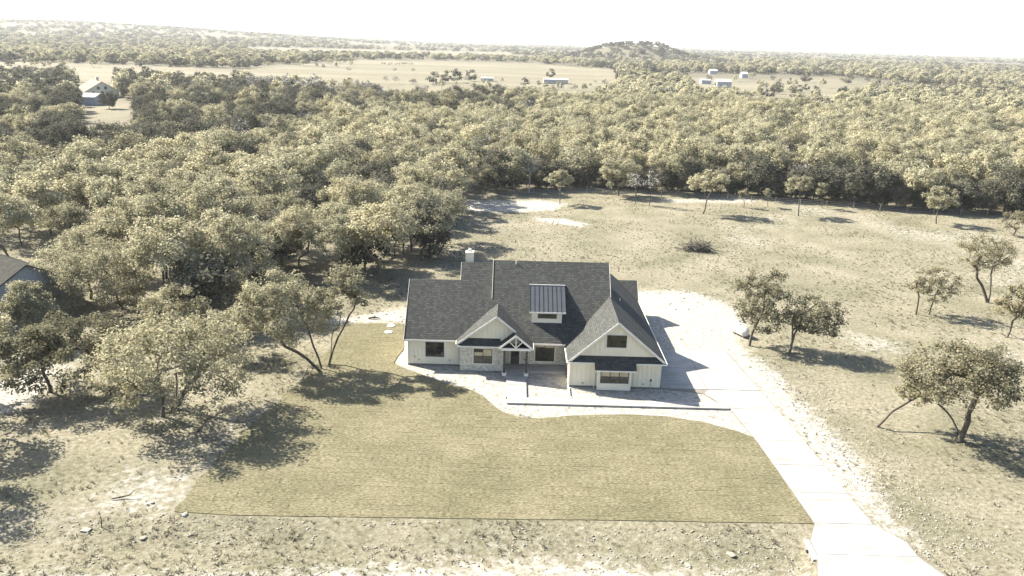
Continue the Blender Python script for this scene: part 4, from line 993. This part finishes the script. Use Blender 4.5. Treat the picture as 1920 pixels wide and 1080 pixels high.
def forest_object():
    me = bpy.data.meshes.new('forest'); V = np.stack([T[rest, 0], T[rest, 1], tz[rest]-.1], 1).astype(np.float32)
    me.vertices.add(len(V)); me.vertices.foreach_set('co', V.ravel())
    a = me.attributes.new('variant', 'INT', 'POINT'); a.data.foreach_set('value', var)
    rot = np.zeros((len(V), 3), np.float32); rot[:, 2] = rzs[rest]
    a = me.attributes.new('turn', 'FLOAT_VECTOR', 'POINT'); a.data.foreach_set('vector', rot.ravel())
    s = np.stack([scs[rest]*T[rest, 2], scs[rest]*T[rest, 2], scs[rest]*T[rest, 3]], 1).astype(np.float32)
    a = me.attributes.new('size', 'FLOAT_VECTOR', 'POINT'); a.data.foreach_set('vector', s.ravel())
    o = link('forest', me); tag(o, 'mixed oak and juniper forest stretching away to the horizon', 'forest', kind='stuff')
    g = bpy.data.node_groups.new('forest', 'GeometryNodeTree')
    g.interface.new_socket('Geometry', in_out='INPUT', socket_type='NodeSocketGeometry'); g.interface.new_socket('Geometry', in_out='OUTPUT', socket_type='NodeSocketGeometry')
    n = g.nodes; l = g.links; gi = n.new('NodeGroupInput'); go = n.new('NodeGroupOutput'); jn = n.new('GeometryNodeJoinGeometry'); l.new(jn.outputs[0], go.inputs[0])
    def attr(nm, ty):
        x = n.new('GeometryNodeInputNamedAttribute'); x.data_type = ty; x.inputs['Name'].default_value = nm
        return next(s_ for s_ in x.outputs if s_.enabled and s_.name == 'Attribute')
    av, at_, as_ = attr('variant', 'INT'), attr('turn', 'FLOAT_VECTOR'), attr('size', 'FLOAT_VECTOR')
    src = source_objects()
    for k, (pn, j) in enumerate(variant_list):
        if not np.any(var == k): continue
        cp = n.new('FunctionNodeCompare'); cp.data_type = 'INT'; cp.operation = 'EQUAL'
        ins = [s_ for s_ in cp.inputs if s_.enabled]; l.new(av, ins[0]); ins[1].default_value = k
        for me_ in KINDS[pn][j]:
            so = src.get(me_.name)
            if so is None:
                print('no source for', pn, j); continue
            ob = n.new('GeometryNodeObjectInfo'); ob.inputs['Object'].default_value = so; ob.inputs['As Instance'].default_value = True
            ip = n.new('GeometryNodeInstanceOnPoints'); l.new(gi.outputs[0], ip.inputs['Points']); l.new(cp.outputs[0], ip.inputs['Selection'])
            l.new(ob.outputs['Geometry'], ip.inputs['Instance']); l.new(at_, ip.inputs['Rotation']); l.new(as_, ip.inputs['Scale']); l.new(ip.outputs[0], jn.inputs[0])
    md = o.modifiers.new('forest', 'NODES'); md.node_group = g
forest_object()
print('trees: individual', len(ind)+len(lone), 'mass', len(rest))

# ------------------------------------------------------------------ other buildings
def gable_house(name, label, ctr, rz, L, Wd, he, hr, wall, roof, oh=.5):
    t = thing(name, label, 'house' if 'house' in name else ('shed' if 'shed' in name else 'barn'), (ctr[0], ctr[1], 0), rz)
    b = MB(); b.prism([(-L/2,-Wd/2,-.3),(-L/2,-Wd/2,he),(-L/2,0,hr-.1),(-L/2,Wd/2,he),(-L/2,Wd/2,-.3)][::-1], (L, 0, 0)); b.build('wall', wall, t)
    for s in (-1, 1):
        k = (hr-he)/(Wd/2); e = Wd/2+oh
        slope([(-s*-(L/2+oh), s*e, hr-k*e), (-s*(L/2+oh), s*e, hr-k*e), (-s*(L/2+oh), 0, hr), (s*(L/2+oh), 0, hr)], t, (0, 0, 0), roof, .15)
    return t
# neighbouring house at the left edge, mostly behind the oaks
A = P(52, 497, 6.3)[:2]; B = P(0, 479, 6.3)[:2]; dv = (B-A)/np.linalg.norm(B-A); rzn = math.atan2(dv[1], dv[0])
cn = A + dv*8.8
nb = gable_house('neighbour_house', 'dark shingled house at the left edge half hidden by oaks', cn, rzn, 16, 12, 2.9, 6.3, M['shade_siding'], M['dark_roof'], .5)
ch = MB().box(-1.0,-.1,-.5,.4,5.5,8.2).build('chimney', M['brick'], nb, (3.2, -.6, 0)); MB().box(-1.08,-.02,-.58,.48,8.2,8.35).build('chimney_cap', M['white'], ch)
nd = MB().prism([(a, b, .05) for a, b in (P(55,600)[:2], P(112,590)[:2], P(104,556)[:2], P(62,556)[:2])], (0, 0, -.15)).build('neighbour_driveway', M['concrete'])
tag(nd, 'concrete apron in the shade beside the neighbouring house', 'driveway', kind='structure')
nl = MB().prism([(a, b, .03) for a, b in (P(-60,742)[:2], P(52,700)[:2], P(24,684)[:2], P(-60,690)[:2])], (0, 0, -.1)).build('neighbour_lawn', M['sod'])
tag(nl, 'strip of neighbouring lawn at the left edge', 'lawn', kind='structure')
at = nl.data.attributes.new('tint', 'FLOAT', 'FACE'); at.data.foreach_set('value', np.full(len(nl.data.polygons), .6, np.float32))
nw = MB().prism([(a, b, .06) for a, b in (P(-60,752)[:2], P(62,703)[:2], P(54,697)[:2], P(-60,738)[:2])], (0, 0, -.1)).build('neighbour_walk', M['concrete'])
tag(nw, 'narrow pale walk along the neighbouring lawn', 'path', kind='structure')
# big tan roofed house and white metal shed in the left clearing
c = P(186, 196)[:2]*1.13
big = gable_house('country_house', 'large tan roofed house among the trees on the far left', c, -.9, 21, 15, 3.2, 7.6, M['siding'], M['tan_roof'], .8)
for y in (-4, 0, 4): MB().box(10.503,10.56,y-.7,y+.7,1.0,2.9).build('window', M['glass'], big)
for y in (-1.6, 1.6): MB().box(10.503,10.56,y-.6,y+.6,3.9,5.2).build('window', M['glass'], big)
for x in (-8, -3, 2): MB().box(x-.6,x+.6,-7.56,-7.503,1.2,2.8).build('window', M['glass'], big)
chb = MB().box(-4,-2.6,.5,1.7,6,9.2).build('chimney', M['brick'], big)
sw = P(179, 198)[:2]; se = P(203.5, 194)[:2]
ctr = (sw+se)/2; ux = (se-sw)/np.linalg.norm(se-sw); rzs_ = math.atan2(ux[1], ux[0])
vx = np.array([-ux[1], ux[0]]); sc_ = ctr + vx*5.0
Ls = np.linalg.norm(se-sw)
sh = gable_house('metal_shed', 'white metal shed with double doors in the far left yard', sc_, rzs_+math.pi/2, 10, Ls, 3.6, 4.9, M['metal_grey'], M['metal_white'], .15)
for s in (-1, 1): MB().box(-5.05,-5.003,s*.95-.9,s*.95+.9,-.2,2.9).build('door', M['metal_white'], sh)
MB().box(-5.07,-5.003,-2.05,2.05,2.9,3.05).build('door_track', M['black'], sh)
# barns in the distance
def barn(name, label, x0, x1, y, h, depth_, rise=.8, wall='metal_white'):
    a = P(x0, y)[:2]; b = P(x1, y+.026*(x1-x0))[:2]; u = b-a; L = np.linalg.norm(u); c = (a+b)/2 + np.array([-u[1], u[0]])/L*depth_/2
    t = gable_house(name, label, c, math.atan2(u[1], u[0]), L, depth_, h, h+rise, M[wall], M['metal_white'], .3)
    for k in (-.25, .2): MB().box(L*k-1.2,L*k+1.2,-depth_/2-.05,-depth_/2-.003,-.2,h*.7).build('door', M['metal_grey'], t)
    return t
barn('long_barn', 'long low white barn in the hayfield', 1019, 1065, 157, 3.4, 10)
barn('small_barn', 'small white roofed barn right of the dark oak cluster', 902, 925, 152, 2.4, 7)
barn('white_barn', 'white barn with bright roof among the trees right of the hayfield', 1344, 1371, 165, 5.0, 11, 1.5)
barn('low_barn', 'low white building left of the bright roofed barn', 1315, 1333, 158, 3.5, 8)
barn('far_house', 'small far building with pale roof above the bright roofed barn', 1331, 1345, 139, 4.0, 9, 1.6)
barn('far_house', 'small far gabled building right of the bright roofed barn', 1391, 1402, 146, 4.2, 9, 2.0)
# cattle
def cow_mesh():
    b = MB()
    b.tube([(-.95,0,1.05),(-.7,0,1.08),(0,0,1.0),(.6,0,1.05),(.85,0,1.12)], [.20,.34,.38,.33,.2], 8)
    b.tube([(.8,0,1.15),(1.1,0,1.22),(1.35,0,1.05),(1.55,0,.9)], [.2,.17,.15,.09], 6)
    for x in (-.7, .6):
        for y in (-.2, .2): b.tube([(x,y,.9),(x+.03,y,.45),(x,y,0)], [.13,.07,.06], 5)
    b.tube([(-.98,0,1.15),(-1.1,0,.8),(-1.1,0,.5)], [.04,.03,.05], 4)
    return b.mesh('cow', M['cow'])
cm_ = cow_mesh(); rc = random.Random(4)
for i in range(13):
    q = P(718+i*4.4+rc.uniform(-2, 2), 121+rc.uniform(-1.2, 1.6)); o = link('cow', cm_, None, (q[0], q[1], gz(q[0], q[1]))); o.rotation_euler = (0, 0, rc.uniform(0, 6.28)); o.scale = (1.25,)*3
    tag(o, 'dark cow grazing in the far hayfield herd', 'cow', 'cattle in the far hayfield')

# ------------------------------------------------------------------ things on the plot
# white tank lying on its side behind the driveway
a = P(1374, 622); b = P(1397, 633); a[2] = b[2] = .62
tk = thing('storage_tank', 'white tank lying on its side beside the taller driveway oak', 'tank', tuple(P(1386, 630)))
to = P(1386, 630); d = (b-a)/np.linalg.norm(b-a)
MB(to).tube([a-d*.28, a-d*.2, a, b, b+d*.2, b+d*.28], [.15,.38,.55,.55,.38,.15], 18).build('shell', M['tank'], tk)
for p in (a+d*.3, b-d*.3): MB(to).box(p[0]-.15,p[0]+.15,p[1]-.45,p[1]+.45,-.05,.25).build('saddle', M['rough_conc'], tk)
MB(to).tube([(a+b)/2+np.array([0,0,.5]), (a+b)/2+np.array([0,0,.74])], .16, 10).build('valve_dome', M['galv'], tk)
# septic lids in the side lawn
for (px_, py_), lab in (((733,612),'round white septic lid in the side lawn, farther of two'), ((728.5,624),'round white septic lid in the side lawn, nearer of two')):
    q = P(px_, py_); t = thing('septic_lid', lab, 'lid', (q[0], q[1], .03))
    MB().tube([(0,0,0),(0,0,.12)], .42, 20).build('cover', M['tank'], t); MB().tube([(0,0,.12),(0,0,.16)], [.34,.30], 20).build('rim', M['white'], t)
# limestone slabs and loose rocks
def rock_mesh(seed, flat=.6):
    r = np.random.default_rng(seed); import bmesh
    bm = bmesh.new(); bmesh.ops.create_icosphere(bm, subdivisions=1, radius=.5)
    for v in bm.verts: v.co = v.co*(1+.35*(r.random()-.5)); v.co.z *= flat
    me = bpy.data.meshes.new('rock'); bm.to_mesh(me); bm.free(); me.materials.append(M['stone']); return me
rocks = [rock_mesh(i, .45+.1*(i % 3)) for i in range(5)]
q = P(160, 990); sl = MB((q[0], q[1], 0)).prism([(q[0]-.30,q[1]-.18,.10),(q[0]+.25,q[1]-.2,.08),(q[0]+.36,q[1]+.14,.12),(q[0]-.2,q[1]+.2,.15)], (0,0,-.15)).build('flat_slab', M['stone'], None, (q[0], q[1], gz(q[0], q[1])))
tag(sl, 'flat white slab lying in the weeds at the lower left', 'slab')
for (px_, py_), s, lab in (((347,966),.42,'pale rock at the near left corner of the lawn'), ((268,1003),.4,'pale rock in the rubble below the lawn corner'), ((285,942),.3,'small pale rock in the grass left of the lawn corner'), ((1372,1034),.5,'pale boulder in the ditch just left of the apron'), ((1290,1052),.4,'pale rock low in the ditch left of the apron')):
    q = P(px_, py_); o = link('rock', rocks[int(s*100) % 5], None, (q[0], q[1], gz(q[0], q[1])+.05)); o.scale = (s*1.4, s, s); o.rotation_euler = (0, 0, px_); tag(o, lab, 'rock')
# brush pile in the pasture
def twigs(ctr, n, L, spread, seed, rad=.03):
    r = np.random.default_rng(seed); b = MB()
    for i in range(n):
        p = np.array([r.normal()*spread, r.normal()*spread*.5, abs(r.normal())*.6]); d = r.normal(size=3)*np.array([1, .6, .45]); d /= np.linalg.norm(d)
        l = L*(.4+.8*r.random()); b.tube([p-d*l/2, p+r.normal(size=3)*.08, p+d*l/2], [rad, rad*.9, rad*.4], 4, False)
    return b
q = P(1306, 470); bp = thing('brush_pile', 'heap of cut branches lying in the open pasture', 'brush pile', (q[0], q[1], gz(q[0], q[1])))
twigs(q, 220, 3.0, 1.15, 3, .04).build('branches', M['bark'], bp)['kind'] = 'stuff'; twigs(q, 90, 2.0, .9, 4, .02).build('twigs', M['deadwood'], bp)['kind'] = 'stuff'
q = P(190, 985); ds = thing('dead_sapling', 'broken leafless sapling sticking up from the rubble at lower left', 'dead sapling', (q[0], q[1], gz(q[0], q[1])))
MB().tube([(0,0,0),(.05,0,.6),(-.05,.05,1.2)], [.04,.03,.012], 5).tube([(.03,0,.4),(.35,.1,.75)], [.02,.008], 4).tube([(0,0,.7),(-.25,0,1.05)], [.018,.006], 4).build('stem', M['bark'], ds)
q = P(228, 935); lg = MB().tube([(-.6,-.2,.1),(0,0,.16),(.5,.15,.22),(.8,.4,.5)], [.05,.06,.045,.02], 6).tube([(0,0,.16),(.1,-.4,.45)], [.03,.012], 5).build('branch', M['bark'], None, (q[0], q[1], gz(q[0], q[1])))
tag(lg, 'dark fallen branch in the pale grass left of the lawn', 'branch')
q = P(702, 598); lg = MB().tube([(-.7,0,.1),(0,.1,.2),(.7,0,.12)], [.10,.12,.05], 7).tube([(0,.1,.2),(.1,-.2,.6)], [.05,.02], 5).build('branch', M['bark'], None, (q[0], q[1], gz(q[0], q[1])))
tag(lg, 'dark branch lying on bare soil behind the side lawn', 'branch')
q = P(1590, 912); pb = thing('survey_stakes', 'few thin stakes leaning beside the driveway edge', 'stakes', (q[0], q[1], gz(q[0], q[1])))
for i in range(4): MB().tube([(-.3+.22*i,.1*i,0),(-.1+.2*i,.1*i+.1,.65-.08*i)], .02, 5).build('stake', M['post'], pb)
# wire fence along the wood edge
fl = [P(*q_)[:2] for q_ in ((905,364),(1000,362),(1100,360),(1240,369),(1320,373),(1500,386),(1600,393),(1700,400),(1800,405),(1900,411))]
fo = P(1320, 373); fn = thing('wire_fence', 'thin wire fence on wooden posts along the far side of the field', 'fence', (fo[0], fo[1], 0))
pts = []
for p, q_ in zip(fl[:-1], fl[1:]):
    k = max(1, int(np.linalg.norm(q_-p)/4.5)); pts += [p+(q_-p)*i/k for i in range(k)]
pm = MB().tube([(0,0,-.2),(0,0,1.35)], .07, 6).mesh('post', M['post'])
for p in pts: link('post', pm, fn, (p[0]-fo[0], p[1]-fo[1], gz(p[0], p[1])))
wb = MB(fo)
for z in (.5, .85, 1.2): wb.tube([(p[0], p[1], gz(p[0], p[1])+z) for p in pts], .012, 3, False)
wb.build('wire', M['galv'], fn)

# ------------------------------------------------------------------ ground cover: tussocks, weeds, loose stones
def ground_cover():
    r = np.random.default_rng(17)
    def free(x, y):
        m = ~inside(lawn_poly, x, y) & ~inside(drive_outline, x, y) & ~((x > -11) & (x < 15) & (y > 72.5) & (y < 93)) & ~((x > -.4) & (x < 20.2) & (y > 66.1) & (y < 72))
        return m
    def soil_at(x, y):
        s = np.zeros(len(x))
        for poly, st, w in soil_polys: s = np.maximum(s, st*smooth(-w, w, dist_poly(poly, x, y)))
        return s
    n = 85000; Y = r.uniform(38, 172, n); X = r.uniform(-.72, .72, n)*(Y+8)
    cl = fbm(X*.12, Y*.12, 3); k = free(X, Y) & (r.random(n) < smooth(.36, .62, cl)*np.where(Y < 58, .75, 1.0)+.06) & ~(inside(wood_poly, X, Y))
    X, Y = X[k], Y[k]; k = r.random(len(X)) > .92*soil_at(X, Y); X, Y = X[k], Y[k]
    n = len(X); nb = 9; big = (r.random(n)**2.5); hgt = .06+.17*big; wid = .10+.26*big
    ti = np.repeat(np.arange(n), nb); m = len(ti); ang = r.uniform(0, 6.283, m); lean = r.uniform(.1, .9, m)
    bx = X[ti]+np.cos(ang)*wid[ti]*.35*r.random(m); by = Y[ti]+np.sin(ang)*wid[ti]*.35*r.random(m); bz = ground_z(X, Y)[ti]-.02
    h = hgt[ti]*r.uniform(.6, 1.15, m); tx = bx+np.cos(ang)*lean*wid[ti]; ty = by+np.sin(ang)*lean*wid[ti]
    w = .022+.022*big[ti]; sx, sy = -np.sin(ang)*w, np.cos(ang)*w
    V = np.stack([np.stack([bx-sx, by-sy, bz], 1), np.stack([bx+sx, by+sy, bz], 1), np.stack([tx, ty, bz+h], 1)], 1).reshape(-1, 3)
    tint = np.clip(.25+.55*fbm(X*.3, Y*.3, 2)[ti]+.3*(r.random(m)-.5) - .12*(r.random(n) < .12)[ti], 0, 1)
    o = link('dry_grass', new_mesh('dry_grass', V, [np.arange(m*3).reshape(-1, 3)], M['grass'], {'tint': ('FACE', tint)}))
    tag(o, 'dry grass tussocks all over the open pasture', 'grass', kind='stuff')
    # stones in the ditch and along the driveway
    n = 8000; Y = r.uniform(38, 47.5, n); X = r.uniform(-34, 34, n); cl = fbm(X*.35+40, Y*.5, 3); k = free(X, Y) & (r.random(n) < smooth(.38, .62, cl)); X1, Y1_ = X[k], Y[k]
    n = 2600; Y = r.uniform(46, 80, n); X = np.interp(Y, [46, 80], [27.5, 25])+np.abs(r.normal(size=n))*4; k = free(X, Y); X, Y = np.concatenate([X1, X[k]]), np.concatenate([Y1_, Y[k]])
    n = len(X); s = .025+.075*r.random(n)**3; base = np.array([[1,0,-.3],[-.6,.8,-.3],[-.6,-.8,-.3],[.5,.6,.4],[-.8,0,.4],[.5,-.6,.4]])
    jit = 1+.35*(r.random((n, 6, 1))-.5); an = r.uniform(0, 6.28, n); ca, sa = np.cos(an)[:, None], np.sin(an)[:, None]
    bx = base[None]*jit; vx = (bx[..., 0]*ca-bx[..., 1]*sa)*s[:, None]*1.3+X[:, None]; vy = (bx[..., 0]*sa+bx[..., 1]*ca)*s[:, None]+Y[:, None]; vz = bx[..., 2]*s[:, None]*1.2+ground_z(X, Y)[:, None]+.01
    V = np.stack([vx, vy, vz], -1).reshape(-1, 3); tri = np.array([[0,1,2],[3,5,4],[0,3,1],[1,3,4],[1,4,2],[2,4,5],[2,5,0],[0,5,3]])
    Fq = (tri[None]+6*np.arange(n)[:, None, None]).reshape(-1, 3)
    o = link('loose_stones', new_mesh('loose_stones', V, [Fq], M['stone'])); tag(o, 'pale loose stones strewn along the roadside ditch and driveway', 'stones', kind='stuff')
ground_cover()

# ------------------------------------------------------------------ haze
hb = MB().box(-14500, 14500, -14500, 14500, -6, 140).build('haze', None)
hm_ = bpy.data.materials.new('haze'); hm_.use_nodes = True; hn = hm_.node_tree.nodes; hn.clear()
ho = hn.new('ShaderNodeOutputMaterial'); pv = hn.new('ShaderNodeVolumePrincipled'); pv.inputs['Color'].default_value = (.84, .87, .90, 1); pv.inputs['Density'].default_value = .000075; pv.inputs['Anisotropy'].default_value = .1
hm_.node_tree.links.new(pv.outputs[0], ho.inputs['Volume']); hb.data.materials.append(hm_)
tag(hb, 'thin pale haze over the far country', 'haze', kind='stuff')
